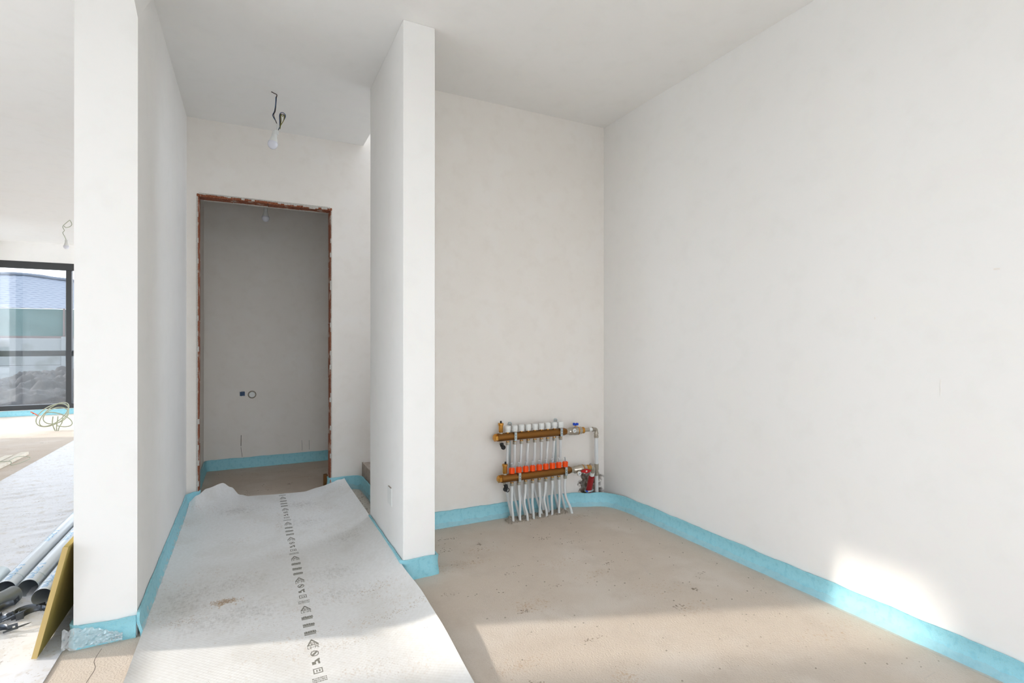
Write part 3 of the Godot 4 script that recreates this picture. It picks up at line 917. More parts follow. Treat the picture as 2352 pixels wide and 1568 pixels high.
func print_texture() -> ImageTexture:
	var W := 1024
	var H := 2048
	var n1 := noise_bytes(61, 0.006, 4, 512)
	var n2 := noise_bytes(62, 0.05, 3, 512)
	var data := PackedByteArray()
	data.resize(W * H * 3)
	for y in H:
		for x in W:
			var k := (y % 512) * 512 + x % 512
			var v := clampf((n1[(y / 2 % 512) * 512 + x / 2 % 512] / 255.0 - 0.5) * 1.6, 0, 1) * 0.05 + (n2[k] / 255.0 - 0.5) * 0.03
			var i := (y * W + x) * 3
			data[i] = int((0.905 - v) * 255)
			data[i + 1] = int((0.898 - v * 1.15) * 255)
			data[i + 2] = int((0.885 - v * 1.4) * 255)
	var im := Image.create_from_data(W, H, false, Image.FORMAT_RGB8, data)
	var rng := RandomNumberGenerator.new()
	rng.seed = 12
	var mx := W / 1.10          # pixels per metre across (sheet is 1.10 wide)
	var my := H / 3.35          # pixels per metre along
	var X := func(x: float) -> float: return (x + 0.405) * mx
	var Y := func(z: float) -> float: return (z + 4.35) * my
	# ochre and brown dirt, where the photograph shows it
	for d in [[-0.10, -2.62, 0.022, 0.012, 240, 0.95], [-0.25, -2.50, 0.03, 0.015, 60, 0.5], [0.50, -2.42, 0.03, 0.03, 60, 0.55], [0.15, -3.55, 0.015, 0.03, 40, 0.5], [0.40, -3.35, 0.06, 0.05, 50, 0.3], [0.45, -3.75, 0.10, 0.06, 60, 0.35], [0.27, -2.05, 0.08, 0.015, 120, 0.3], [0.1, -2.10, 0.10, 0.02, 120, 0.2], [0.55, -2.17, 0.14, 0.02, 160, 0.45], [-0.1, -1.95, 0.06, 0.03, 60, 0.2], [0.42, -1.85, 0.05, 0.04, 140, 0.2], [0.05, -2.32, 0.06, 0.02, 30, 0.3]]:
		smear(im, rng, X.call(d[0]), Y.call(d[1]), d[2] * mx, d[3] * my, d[4], Color(0.46, 0.36, 0.26, d[5] * 0.45), 4)
		smear(im, rng, X.call(d[0]), Y.call(d[1]), d[2] * mx * 1.4, d[3] * my * 1.5, d[4], Color(0.72, 0.60, 0.48, d[5] * 0.35), 8)
	for k in 60:
		smear(im, rng, rng.randf() * W, rng.randf() * H, 14, 8, 5, Color(0.45, 0.38, 0.32, 0.4), 2)
	for k in 40:
		smear(im, rng, rng.randf() * W, rng.randf() * H, 40, 20, 70, Color(0.72, 0.60, 0.50, 0.12), 7)
	# grey foot smudges
	for k in 14:
		smear(im, rng, X.call(rng.randf_range(-0.3, 0.6)), Y.call(rng.randf_range(-4.1, -2.3)), 60, 30, 500, Color(0.64, 0.62, 0.59, 0.06), 12)
	# printed column of marks, repeating every 0.59 m
	var ink := Color(0.50, 0.49, 0.45)
	var cx: float = X.call(0.211)
	for r in range(-4, 3):
		var z0 := -2.102 + 0.59 * r
		for q in [[0.0, "tri"], [0.069, "ring"], [0.124, "glass"], [0.181, "box"], [0.235, "lines"], [0.305, "tri"], [0.386, "bar"], [0.449, "bar"], [0.511, "bar"]]:
			var y: float = Y.call(z0 + q[0])
			if y < 20 or y > H - 30:
				continue
			match q[1]:
				"tri":
					var a := Vector2(cx - 2, y - 17); var b := Vector2(cx - 17, y + 6); var c := Vector2(cx + 17, y + 6)
					stroke(im, a, b, 4, ink); stroke(im, b, c, 3, ink); stroke(im, c, a, 4, ink)
					write(im, "04", int(cx) - 7, int(y) - 6, 2, ink)
					write(im, "LD-PE", int(cx) - 19, int(y) + 10, 2, ink, 2)
				"ring":
					for s in 40:
						var a := TAU * s / 40.0
						stroke(im, Vector2(cx, y) + Vector2(cos(a) * 12, sin(a) * 10), Vector2(cx, y) + Vector2(cos(a) * 12, sin(a) * 10), 3, ink)
					stroke(im, Vector2(cx - 6, y + 5), Vector2(cx + 6, y - 5), 5, ink)
				"glass":
					stroke(im, Vector2(cx - 2, y - 3), Vector2(cx + 10, y - 9), 5, ink)
					stroke(im, Vector2(cx + 6, y - 7), Vector2(cx + 8, y + 6), 6, ink)
					im.fill_rect(Rect2i(int(cx) - 14, int(y) - 2, 12, 11), ink)
				"box":
					for e in [[-13, -8, 13, -8], [-13, 8, 13, 8], [-13, -8, -13, 8], [13, -8, 13, 8]]:
						stroke(im, Vector2(cx + e[0], y + e[1]), Vector2(cx + e[2], y + e[3]), 3, ink)
					im.fill_rect(Rect2i(int(cx) - 6, int(y) - 3, 4, 7), ink)
					im.fill_rect(Rect2i(int(cx) + 2, int(y) - 3, 5, 7), ink)
				"lines":
					for l in 3:
						for w in 11:
							im.fill_rect(Rect2i(int(cx) - 22 + w * 4, int(y) - 8 + l * 6, rng.randi_range(2, 3), 4), ink)
				"bar":
					for w in 10:
						im.fill_rect(Rect2i(int(cx) - 21 + w * 4, int(y) - 10 + rng.randi_range(0, 2), 3 + w % 2, 9), ink)
						im.fill_rect(Rect2i(int(cx) - 21 + w * 4, int(y) + 1, 3, 7), ink)
					im.fill_rect(Rect2i(int(cx) - 21, int(y) - 3, 42, 3), ink)
	im.generate_mipmaps()
	return ImageTexture.create_from_image(im)

func build_runner() -> void:
	# dimpled foam sheet protecting the hall floor
	var m := mat(Color.WHITE, 0.6)
	# quilted dimples as a relief
	var size := 256
	var d := PackedByteArray()
	d.resize(size * size)
	for y in size:
		for x in size:
			var u := (x + y) * TAU / 64.0
			var v := (x - y) * TAU / 64.0
			d[y * size + x] = int(127 + 60 * (cos(u) + cos(v)))
	var nm := height_tex(size, d)
	m.normal_enabled = true
	m.normal_texture = nm
	m.normal_scale = 0.30
	m.detail_enabled = false
	m.uv1_scale = Vector3.ONE
	var mm := m
	var far := [[-0.385, -4.19, 0.03], [-0.33, -4.215, 0.08], [-0.28, -4.30, 0.10], [-0.185, -4.38, 0.108], [-0.13, -4.36, 0.075], [-0.07, -4.33, 0.02], [-0.01, -4.315, 0.004], [0.20, -4.27, 0.004], [0.36, -4.25, 0.004], [0.46, -4.27, 0.018], [0.53, -4.225, 0.032], [0.59, -4.215, 0.03], [0.652, -4.21, 0.005]]
	var at := func(x: float) -> Array:
		for k in far.size() - 1:
			if x <= far[k + 1][0]:
				var q: float = clampf((x - far[k][0]) / (far[k + 1][0] - far[k][0]), 0, 1)
				q = q * q * (3.0 - 2.0 * q)
				return [lerpf(far[k][1], far[k + 1][1], q), lerpf(far[k][2], far[k + 1][2], q)]
		return [far[-1][1], far[-1][2]]
	var fn := FastNoiseLite.new()
	fn.seed = 3
	fn.frequency = 1.3
	var f := func(s: float, v: float) -> Vector3:
		var x := lerpf(-0.377, 0.652, s)
		var e: Array = at.call(x)
		var z := lerpf(e[0], 1.4, pow(v, 1.25))
		x += s * (0.018 * smoothstep(-2.5, -2.2, z) - 0.016 * smoothstep(-2.0, -1.5, z))
		var y := 0.006
		y += e[1] * exp(-maxf(z - e[0], 0.0) / 0.11)
		var rise := lerpf(lerpf(0.080, 0.046, smoothstep(-2.75, -2.0, z)), 0.024, smoothstep(-2.05, -1.4, z))
		y += rise * pow(clampf((s - 0.78) / 0.22, 0, 1), 2.0)
		y += 0.016 * pow(clampf((0.08 - s) / 0.08, 0, 1), 2.0)
		y += 0.005 * (fn.get_noise_2d(x, z) + 0.6) * smoothstep(0.0, 0.12, s)
		return Vector3(x, y, z)
	var o := one("foam_floor_sheet", sheet(84, 340, f, 0.004), mm, "pale grey dimpled foam sheet with printed marks laid along the hall floor", "floor protection")
	# dimples repeat over the first set of coordinates, the print lies on the second
	var am := o.mesh as ArrayMesh
	var arr := am.surface_get_arrays(0)
	var uv: PackedVector2Array = arr[Mesh.ARRAY_TEX_UV]
	var vs: PackedVector3Array = arr[Mesh.ARRAY_VERTEX]
	for i in uv.size():
		uv[i] = Vector2((vs[i].x + 0.405) / 1.10, (vs[i].z + 4.35) / 3.35)
	arr[Mesh.ARRAY_TEX_UV2] = uv
	var tiled := PackedVector2Array()
	for i in vs.size():
		tiled.append(Vector2(vs[i].x, vs[i].z) / 0.07)
	arr[Mesh.ARRAY_TEX_UV] = tiled
	arr[Mesh.ARRAY_TANGENT] = null
	var am2 := ArrayMesh.new()
	am2.add_surface_from_arrays(Mesh.PRIMITIVE_TRIANGLES, arr)
	o.mesh = am2
	mm.detail_enabled = true
	mm.detail_albedo = print_texture()
	mm.detail_blend_mode = BaseMaterial3D.BLEND_MODE_MIX
	mm.detail_uv_layer = BaseMaterial3D.DETAIL_UV_2

func build_living_room() -> void:
	# white protective sheet, wrinkled
	var n2 := noise_bytes(71, 0.02, 4, 1024)
	var n3 := noise_bytes(72, 0.09, 3, 1024)
	var im := Image.create_from_data(1024, 1024, false, Image.FORMAT_RGB8, blended(1024, Color(0.885, 0.885, 0.895), [[n2, 0.62, 0.85, Color(0.78, 0.74, 0.69, 0.5)], [n3, 0.7, 0.85, Color(0.62, 0.55, 0.48, 0.5)]]))
	var rng := RandomNumberGenerator.new()
	rng.seed = 9
	for k in 70:
		smear(im, rng, rng.randf() * 1024, rng.randf() * 1024, 8, 3, 12, Color(0.35, 0.28, 0.22, 0.6), 3)
	im.generate_mipmaps()
	var wm := textured(ImageTexture.create_from_image(im), 0.45, 0.6)
	var fn := FastNoiseLite.new()
	fn.seed = 15
	fn.frequency = 1.0
	fn.fractal_octaves = 3
	var f := func(s: float, v: float) -> Vector3:
		var x := lerpf(-1.85, -0.625, s)
		var z := lerpf(-9.0, 1.6, v)
		var w := fn.get_noise_2d(x * 1.2, z * 5.0 + x * 1.5)
		return Vector3(x, 0.005 + 0.014 * absf(w) * smoothstep(0.0, 0.06, s) * smoothstep(1.0, 0.94, s), z)
	one("plastic_floor_sheet", sheet(40, 460, f, 0.003), wm, "white wrinkled dirt-specked plastic sheet on the living room floor", "floor protection")
	# zinc downpipes
	var pi := Image.create(1024, 256, false, Image.FORMAT_RGB8)
	pi.fill(Color(0.78, 0.80, 0.82))
	for k in 3000:
		pi.set_pixel(rng.randi_range(0, 1023), rng.randi_range(0, 255), Color(0.72, 0.75, 0.77))
	for k in 4:
		write(pi, "VMZINC X", 20 + k * 260, 60 + 70 * (k % 2), 6, Color(0.25, 0.55, 0.74), 5)
		write(pi, "VMZINC X", 120 + k * 240, 190, 6, Color(0.25, 0.55, 0.74), 5)
	pi.generate_mipmaps()
	var pm := mat(Color.WHITE, 0.28, 0.35)
	pm.albedo_texture = ImageTexture.create_from_image(pi)
	pm.uv1_scale = Vector3(1.0, 1, 1)
	var ends := [[Vector3(-0.982, 0.044, -3.10), Vector3(-0.990, 0.044, -5.6), "left one of three zinc downpipes on the white sheet, open end against a bend"], [Vector3(-0.897, 0.044, -3.075), Vector3(-0.905, 0.044, -5.5), "middle one of three zinc downpipes on the white sheet, with a raised collar"], [Vector3(-0.808, 0.044, -2.935), Vector3(-0.818, 0.044, -5.2), "zinc downpipe lying nearest the yellow board"]]
	for e in ends:
		var a: Vector3 = e[0]
		var b: Vector3 = e[1]
		var t := thing("downpipe", e[2], "pipe", Vector3(a.x, 0, a.z), "zinc downpipes")
		var off := Vector3(a.x, 0, a.z)
		part("pipe", tubed([a - off, a.lerp(b, 0.5) - off, b - off], 0.0385, 28, 0.037), pm, t)
		part("collar", tubed([a.lerp(b, 0.035) - off, a.lerp(b, 0.037) - off], 0.0395, 28, 0.0375), M.zinc, t)
	var bend := thing("pipe_bend", "short grey zinc pipe bend in front of the left downpipe", "pipe bend", Vector3(-0.975, 0, -3.0))
	part("bend", tubed(smooth_path([Vector3(0.045, 0.043, -0.03), Vector3(0.02, 0.043, 0.02), Vector3(-0.02, 0.045, 0.06), Vector3(-0.09, 0.05, 0.09), Vector3(-0.16, 0.06, 0.10)], 5), 0.037, 24, 0.0355), M.grey_plastic, bend)
	part("socket_rim", tubed([Vector3(0.012, 0.043, 0.03), Vector3(0.002, 0.043, 0.04)], 0.0395, 24, 0.036), M.grey_plastic, bend)
	one("downpipe_stub", tubed([Vector3(-1.055, 0.048, -3.13), Vector3(-1.065, 0.048, -3.30)], 0.040, 24, 0.038), M.zinc, "dark pipe end at the left picture edge", "pipe", "zinc downpipes")
	# yellow board leaning on the wall end
	var bt := thing("leaning_board", "yellow-green board leaning against the end of the left wall", "board", Vector3(-0.705, 0.012, -2.45))
	var ang := atan2(0.088, 0.385)
	var st := begin()
	var bx := Transform3D(Basis(Vector3.BACK, -ang), Vector3.ZERO)
	box(st, Vector3(0, 0.0, -1.25), Vector3(0.016, 0.395, -0.004), 0.001, bx)
	part("panel", done(st), M.board, bt)
	st = begin()
	box(st, Vector3(0, 0.0, -0.004), Vector3(0.016, 0.395, 0.0), 0.0, bx)
	part("cut_edge", done(st), M.board_edge, bt)
	# pipe brackets in a heap
	var proto_pts := []
	for k in 13:
		var a := PI * k / 12.0
		proto_pts.append(Vector2(cos(a), sin(a)))
	var spots := [[-0.842, 0.012, -2.865, 0.5, 0.05, "nested dark steel pipe brackets, hindmost by the middle downpipe"], [-0.825, 0.012, -2.852, 0.5, 0.0, "dark steel pipe bracket nested in front of another"], [-0.805, 0.012, -2.838, 0.45, 0.0, "dark steel pipe bracket with slotted tab nearest the board"], [-0.905, 0.026, -2.895, 1.3, 0.5, "dark steel pipe bracket on top of the heap by the pipe bend"], [-0.90, 0.018, -2.80, -0.4, 0.9, "dark steel pipe bracket in the middle of the heap"], [-0.885, 0.012, -2.71, 0.2, 0.15, "dark steel pipe bracket at the front of the heap with a long pin"], [-0.93, 0.012, -2.74, 2.4, -0.5, "dark steel pipe bracket at the left of the heap"], [-0.975, 0.014, -2.80, -1.2, 0.3, "dark steel pipe bracket behind the heap at the picture edge"]]
	var r := 0.036
	for i in spots.size():
		var sp: Array = spots[i]
		var t := thing("pipe_bracket", sp[5], "bracket", Vector3(sp[0], sp[1], sp[2]), "pipe brackets in a heap", sp[3])
		t.rotation.z = sp[4] * 0.5
		var s1 := begin()
		s1.set_smooth_group(0)
		for k in 12:
			var a: Vector2 = proto_pts[k] * r
			var b: Vector2 = proto_pts[k + 1] * r
			for w in [1.0, 0.95]:
				var p0 := Vector3(a.x * w, 0, -a.y * w); var p1 := Vector3(b.x * w, 0, -b.y * w)
				var o := Vector3(a.x, 0, -a.y) * (1 if w == 1.0 else -1)
				quad(s1, p0, p1, p1 + Vector3(0, 0.024, 0), p0 + Vector3(0, 0.024, 0), o)
			var p2 := Vector3(a.x, 0.024, -a.y); var p3 := Vector3(b.x, 0.024, -b.y)
			quad(s1, p2, p3, p3 * Vector3(0.95, 1, 0.95), p2 * Vector3(0.95, 1, 0.95), Vector3.UP)
		part("band", done(s1), M.steel, t)
		var hole := PackedVector2Array()
		part("tab", boxes([[Vector3(r - 0.002, 0, -0.0012), Vector3(r + 0.028, 0.008, 0.0012)], [Vector3(r - 0.002, 0.016, -0.0012), Vector3(r + 0.028, 0.024, 0.0012)], [Vector3(r - 0.002, 0.008, -0.0012), Vector3(r + 0.012, 0.016, 0.0012)], [Vector3(r + 0.020, 0.008, -0.0012), Vector3(r + 0.028, 0.016, 0.0012)]]), M.steel, t)
		part("tab", boxes([[Vector3(-r - 0.022, 0, -0.0012), Vector3(-r + 0.002, 0.024, 0.0012)]], 0.0005), M.steel, t)
		if i >= 4 and i < 7:
			part("pin", lathed([Vector2(0, 0), Vector2(0.0035, 0.0), Vector2(0.0035, 0.055), Vector2(0.002, 0.075), Vector2(0, 0.085)], 8, from_to(Vector3(r * 0.6, 0.006, 0.01), Vector3(r + 0.07, 0.004, -0.015))), M.steel, t)
	# loose battens with string
	for e in [[-2.06, -6.98, "pale timber batten, right one of a tied pair"], [-2.14, -6.85, "pale timber batten, left one of a tied pair"]]:
		one("timber_batten", boxes([[Vector3(-0.03, 0, 0), Vector3(0.03, 0.032, 2.2)]], 0.002), M.timber, e[2] + " on the living room floor", "batten", "timber battens", Vector3(e[0], 0.002, e[1]))
	one("tie_string", tubed(smooth_path([Vector3(-2.18, 0.037, -6.45), Vector3(-2.02, 0.037, -6.47), Vector3(-2.0, 0.006, -6.45), Vector3(-1.955, 0.005, -6.55), Vector3(-1.93, 0.02, -6.68), Vector3(-2.0, 0.05, -6.62), Vector3(-2.03, 0.037, -6.5)], 6), 0.003, 6), M.cable, "thin pale string tied round the timber battens", "string")
	# coil of cable coming out of the floor
	var c := Vector3(-2.27, 0, -8.72)
	var t := thing("cable_coil", "coil of pale green cable rising from the living room floor", "cable", c)
	for k in 4:
		var pts := []
		var w: float = [0.165, 0.155, 0.135, 0.15][k]
		var hh: float = [0.13, 0.115, 0.10, 0.075][k]
		var cy: float = [0.205, 0.215, 0.20, 0.15][k]
		var sl: float = [0.07, 0.10, 0.03, -0.06][k]
		for q in 33:
			var a := -PI / 2 + TAU * q / 32.0 * (1.0 if k < 3 else 0.7)
			pts.append(Vector3(cos(a) * w - 0.03 + 0.02 * k, cy + sin(a) * hh + cos(a) * sl, 0.03 * sin(a + k) + 0.012 * k))
		part("loop", tubed(pts, 0.0065, 7), M.cable, t)
	for k in 3:
		part("tail", tubed(smooth_path([Vector3(0.015 * k, -0.01, 0.01 * k), Vector3(0.03 * k - 0.02, 0.05, 0), Vector3(0.02 + 0.05 * (k - 1), 0.11, 0.01), Vector3(0.05 * k - 0.02, 0.19, 0.02)], 5), 0.0065, 7), M.cable, t)
	for k in 3:
		part("wire_end", tubed(smooth_path([Vector3(-0.17, 0.20, 0.0), Vector3(-0.20, 0.235, 0.01 * k), Vector3(-0.225 - 0.01 * k, 0.25 + 0.012 * (k - 1), 0.01)], 4), 0.005, 6), [M.wire_brown, M.white_plastic, M.orange][k], t)

func hexnut(st: SurfaceTool, r: float, y0: float, y1: float, xf := Transform3D.IDENTITY) -> void:
	lathe(st, [Vector2(0, y0), Vector2(r * 0.9, y0), Vector2(r, y0 + 0.002), Vector2(r, y1 - 0.002), Vector2(r * 0.9, y1), Vector2(0, y1)], 6, xf, true)

func build_manifold() -> void:
	var upper := Vector3(1.408, 0.541, -3.02)
	var lower := Vector3(1.410, 0.290, -2.965)
	for which in 2:
		var t := thing("heating_manifold", ["upper brass underfloor heating manifold with nine white caps", "lower brass underfloor heating manifold with nine orange flow meters"][which], "manifold", upper if which == 0 else lower, "underfloor heating manifolds")
		var r := 0.0255
		part("bar", lathed([Vector2(0, 0), Vector2(r - 0.002, 0), Vector2(r, 0.002), Vector2(r, 0.505), Vector2(r - 0.006, 0.520), Vector2(0, 0.520)], 32, along_x()), M.brass, t)
		var st := begin()
		hexnut(st, 0.0245, -0.020, 0.001, along_x())
		lathe(st, [Vector2(0, -0.026), Vector2(0.014, -0.026), Vector2(0.019, -0.020), Vector2(0, -0.020)], 6, along_x(), true)
		part("end_cap", done(st), M.brass_bright, t)
		# air vent
		var v := part("air_vent", lathed([Vector2(0, 0.032), Vector2(0.0125, 0.032), Vector2(0.0145, 0.036), Vector2(0.0150, 0.075), Vector2(0.0178, 0.078), Vector2(0.0178, 0.090), Vector2(0.015, 0.092), Vector2(0, 0.092)], 20, Transform3D(Basis.IDENTITY, Vector3(0.027, 0, 0))), M.brass_bright, t)
		part("pin", lathed(rod(0.006, 0.091, 0.105, 0.001), 12, Transform3D(Basis.IDENTITY, Vector3(0.027 + 0.004 * which, 0, 0))), M.black, v)
		part("collar", lathed(rod(0.0135, 0.022, 0.033, 0.002), 16, Transform3D(Basis.IDENTITY, Vector3(0.027, 0, 0))), M.nickel, v)
		# drain tap
		st = begin()
		lathe(st, rod(0.010, -0.045, -0.022, 0.001), 12, Transform3D(Basis.IDENTITY, Vector3(0.024, 0, 0)))
		var dt := part("drain_tap", done(st), M.nickel, t)
		st = begin()
		lathe(st, rod(0.013, -0.060, -0.038, 0.003), 8, Transform3D(Basis(Vector3.RIGHT, -0.45), Vector3(0.024, 0, 0)))
		part("spout", done(st), M.black, dt)
		part("cap", lathed(rod(0.0145, -0.006, 0.010, 0.003), 16, along_z(Vector3(0.031 - 0.014 * which, -0.060, 0.026))), M.black, dt)
		if which == 1:
			var ring := []
			for k in 17:
				ring.append(Vector3(0.034 + 0.010 * cos(TAU * k / 16), -0.068 + 0.012 * sin(TAU * k / 16), 0.026))
			part("loop", tubed(ring, 0.0028, 6), M.black, dt)
		# nine outlets
		for k in 9:
			var x := 0.076 + 0.05 * k
			var at := Transform3D(Basis.IDENTITY, Vector3(x, 0, 0))
			if which == 0:
				var cap := part("valve_cap", lathed([Vector2(0, 0.040), Vector2(0.0195, 0.040), Vector2(0.0205, 0.043), Vector2(0.0205, 0.066), Vector2(0.0190, 0.0695), Vector2(0.012, 0.0715), Vector2(0, 0.072)], 24, at), M.white_plastic, t)
				st = begin()
				lathe(st, rod(0.0165, 0.031, 0.040), 24, at)
				for j in 12:
					var a := TAU * j / 12
					box(st, Vector3(-0.002, 0.030, 0.0155), Vector3(0.002, 0.040, 0.0185), 0.0, Transform3D(Basis(Vector3.UP, a), Vector3(x, 0, 0)))
				part("grip_ring", done(st), M.white_plastic, cap)
				part("neck", lathed(rod(0.0105, 0.020, 0.032), 14, at), M.brass_bright, cap)
			else:
				st = begin()
				lathe(st, [Vector2(0, 0.026), Vector2(0.0168, 0.026), Vector2(0.0175, 0.030), Vector2(0.0168, 0.036), Vector2(0.0172, 0.038), Vector2(0.0150, 0.050), Vector2(0.0155, 0.052), Vector2(0.0135, 0.063), Vector2(0, 0.063)], 16, at)
				for j in 8:
					box(st, Vector3(-0.0012, 0.027, 0.0135), Vector3(0.0012, 0.060, 0.0165), 0.0, Transform3D(Basis(Vector3.UP, TAU * j / 8) * Basis(Vector3.RIGHT, 0.06), Vector3(x, 0, 0)))
				var fm := part("flow_meter", done(st), M.orange, t)
				part("sight_glass", lathed([Vector2(0, 0.060), Vector2(0.0055, 0.060), Vector2(0.0055, 0.084), Vector2(0.0082, 0.086), Vector2(0.0082, 0.089), Vector2(0.005, 0.0925), Vector2(0, 0.093)], 14, at), M.clear, fm)
				part("indicator", lathed(rod(0.0018, 0.058, 0.086), 8, at), M.black, fm)
				part("neck", lathed(rod(0.012, 0.020, 0.027), 14, at), M.black, fm)
			st = begin()
			lathe(st, rod(0.0085, -0.034, -0.020), 12, at)
			hexnut(st, 0.0145, -0.052, -0.034, at)
			var nut := part("pipe_nut", done(st), M.nickel, t)
			part("seal_ring", lathed(rod(0.0115, -0.034, -0.029), 14, at), M.brass_bright, nut)
	# two zinc brackets carrying both bars
	for k in 2:
		var bx: float = [1.536, 1.890][k]
		var cl: float = [0.121, 0.470][k]
		var t := thing("wall_bracket", ["zinc wall bracket at the left of the manifolds", "zinc wall bracket at the right of the manifolds"][k], "bracket", Vector3(bx, 0, NZ), "manifold wall brackets")
		part("rail", boxes([[Vector3(-0.009, 0.255, 0.0), Vector3(0.009, 0.622, 0.006)]], 0.0015), M.zinc, t)
		part("screw", lathed([Vector2(0, 0), Vector2(0.006, 0), Vector2(0.006, 0.003), Vector2(0.003, 0.005), Vector2(0, 0.005)], 10, along_z(Vector3(0, 0.609, 0.007))), M.nickel, t)
		part("washer", lathed([Vector2(0, 0), Vector2(0.014, 0), Vector2(0.014, 0.002), Vector2(0, 0.002)], 16, along_z(Vector3(0, 0.609, 0.006))), M.zinc, t)
		for w in 2:
			var o: Vector3 = (upper if w == 0 else lower)
			var dx := o.x + cl - bx
			var dz := o.z - NZ
			var s2 := begin()
			# strap bent round the front of the bar
			var y0 := o.y
			var hw := 0.009
			box(s2, Vector3(dx - hw, y0 - 0.028, dz + 0.0255), Vector3(dx + hw, y0 + 0.028, dz + 0.0275), 0.0006)
			box(s2, Vector3(dx - hw, y0 + 0.0262, dz - 0.028), Vector3(dx + hw, y0 + 0.0282, dz + 0.0275), 0.0006)
			box(s2, Vector3(dx - hw, y0 - 0.0282, dz - 0.028), Vector3(dx + hw, y0 - 0.0262, dz + 0.0275), 0.0006)
			# arm back to the rail
			for sy in [-0.027, 0.027]:
				prism(s2, PackedVector2Array([Vector2(dx - hw, dz - 0.020), Vector2(dx + hw, dz - 0.028), Vector2(0.010, 0.003), Vector2(-0.010, 0.003)]), -(y0 + sy + 0.001), -(y0 + sy - 0.001), Transform3D(Basis(Vector3.RIGHT, Vector3.BACK, Vector3.DOWN), Vector3.ZERO))
			var strap := part("strap", done(s2), M.zinc, t)
			for hy in [-0.008, 0.010]:  # flat black discs: the dark of the strap holes is painted on
				part("painted_hole", lathed([Vector2(0, 0), Vector2(0.0028, 0), Vector2(0.0028, 0.0006), Vector2(0, 0.0006)], 10, along_z(Vector3(dx, y0 + hy, dz + 0.0275))), M.black, strap)
	# heating pipes: nine from the lower bar (front) and nine from the upper bar (behind)
	var ord := ["first", "second", "third", "fourth", "fifth", "sixth", "seventh", "eighth", "ninth"]
	var ff := [[1.502, -2.975], [1.550, -2.972], [1.600, -2.965], [1.651, -2.975], [1.698, -2.975], [1.747, -2.972], [1.797, -2.985], [1.851, -2.985], [1.935, -2.955]]
	var bb := [[1.525, -3.035], [1.566, -3.005], [1.611, -3.0], [1.662, -3.03], [1.732, -3.0], [1.757, -3.02], [1.800, -3.03], [1.885, -3.045], [1.935, -3.04]]
	for k in 9:
		var x := lower.x + 0.076 + 0.05 * k
		var a := Vector3(x, lower.y - 0.050, lower.z)
		var b := Vector3(ff[k][0], -0.005, ff[k][1])
		var bow := 0.012 * sin(k * 2.1)
		one("heating_pipe", tubed(smooth_path([a, a + Vector3(bow * 0.3, -0.06, 0), Vector3(lerpf(x, b.x, 0.35) + bow - 0.006, 0.115, lerpf(a.z, b.z, 0.5) + 0.004), Vector3(lerpf(x, b.x, 0.75), 0.04, lerpf(a.z, b.z, 0.8)), b], 6), 0.0083, 12), M.pex, "white plastic heating pipe in the front row, %s from the left" % ord[k], "pipe", "heating pipes")
		x = upper.x + 0.076 + 0.05 * k
		a = Vector3(x, upper.y - 0.050, upper.z)
		b = Vector3(bb[k][0], -0.005, bb[k][1])
		one("heating_pipe", tubed(smooth_path([a, a + Vector3(0.004 * sin(k * 1.7), -0.10, -0.008), Vector3(x + 0.004 * cos(k * 2.3) + 0.004, 0.29, -3.045), Vector3(lerpf(x, b.x, 0.25), 0.17, -3.05), Vector3(lerpf(x, b.x, 0.7), 0.06, lerpf(-3.05, b.z, 0.6)), b], 6), 0.0083, 12), M.pex, "white plastic heating pipe in the back row, %s from the left" % ord[k], "pipe", "heating pipes")
	# upper valve train
	var t := thing("ball_valve", "nickel ball valve with blue handle and gauge on the upper manifold", "valve", Vector3(1.928, 0.539, -3.02), "ball valves")
	valve(t, true)
	t = thing("ball_valve", "nickel ball valve with red handle and gauge on the lower manifold", "valve", Vector3(1.930, 0.288, -2.965), "ball valves")
	valve(t, false)
	# riser on the upper valve
	t = thing("riser_pipe", "white riser pipe with nickel fittings in the niche corner", "pipe", Vector3(2.180, 0, -3.02))
	part("branch", tubed([Vector3(-0.105, 0.539, 0), Vector3(-0.02, 0.539, 0)], 0.013, 16), M.nickel, t)
	part("sleeve", tubed([Vector3(-0.062, 0.539, 0), Vector3(-0.040, 0.539, 0)], 0.0145, 16), M.white_plastic, t)
	part("collar", tubed([Vector3(-0.034, 0.539, 0), Vector3(-0.026, 0.539, 0)], 0.017, 16), M.nickel, t)
	part("elbow", tubed(smooth_path([Vector3(-0.03, 0.539, 0), Vector3(-0.008, 0.538, 0), Vector3(0, 0.528, 0), Vector3(0, 0.505, 0)], 5), 0.0125, 14), M.nickel, t)
	part("coupling", lathed([Vector2(0, 0.478), Vector2(0.0155, 0.478), Vector2(0.0165, 0.480), Vector2(0.0165, 0.492), Vector2(0.0145, 0.494), Vector2(0.0145, 0.502), Vector2(0.017, 0.504), Vector2(0.017, 0.512), Vector2(0, 0.512)], 18), M.nickel, t)
	part("pipe", tubed([Vector3(0, 0.48, 0), Vector3(0.014, 0.26, -0.016)], 0.0132, 18), M.pex, t)
	part("coupling", lathed([Vector2(0, 0.205), Vector2(0.0165, 0.205), Vector2(0.0165, 0.228), Vector2(0.0135, 0.230), Vector2(0.0135, 0.246), Vector2(0.0165, 0.248), Vector2(0.0165, 0.290), Vector2(0, 0.290)], 18, Transform3D(Basis(Vector3(1, 0, 0), Vector3(-0.064, 1, 0.073), Vector3(0, 0, 1)), Vector3(0.031, 0, -0.036))), M.nickel, t)
	part("pipe", tubed([Vector3(0.017, 0.21, -0.020), Vector3(0.030, 0.0, -0.036)], 0.0132, 18), M.pex, t)
	# red sleeved pipe coming up to the lower valve
	t = thing("red_sleeved_pipe", "pipe in a red plastic sleeve below the red valve", "pipe", Vector3(2.135, 0, -3.048))
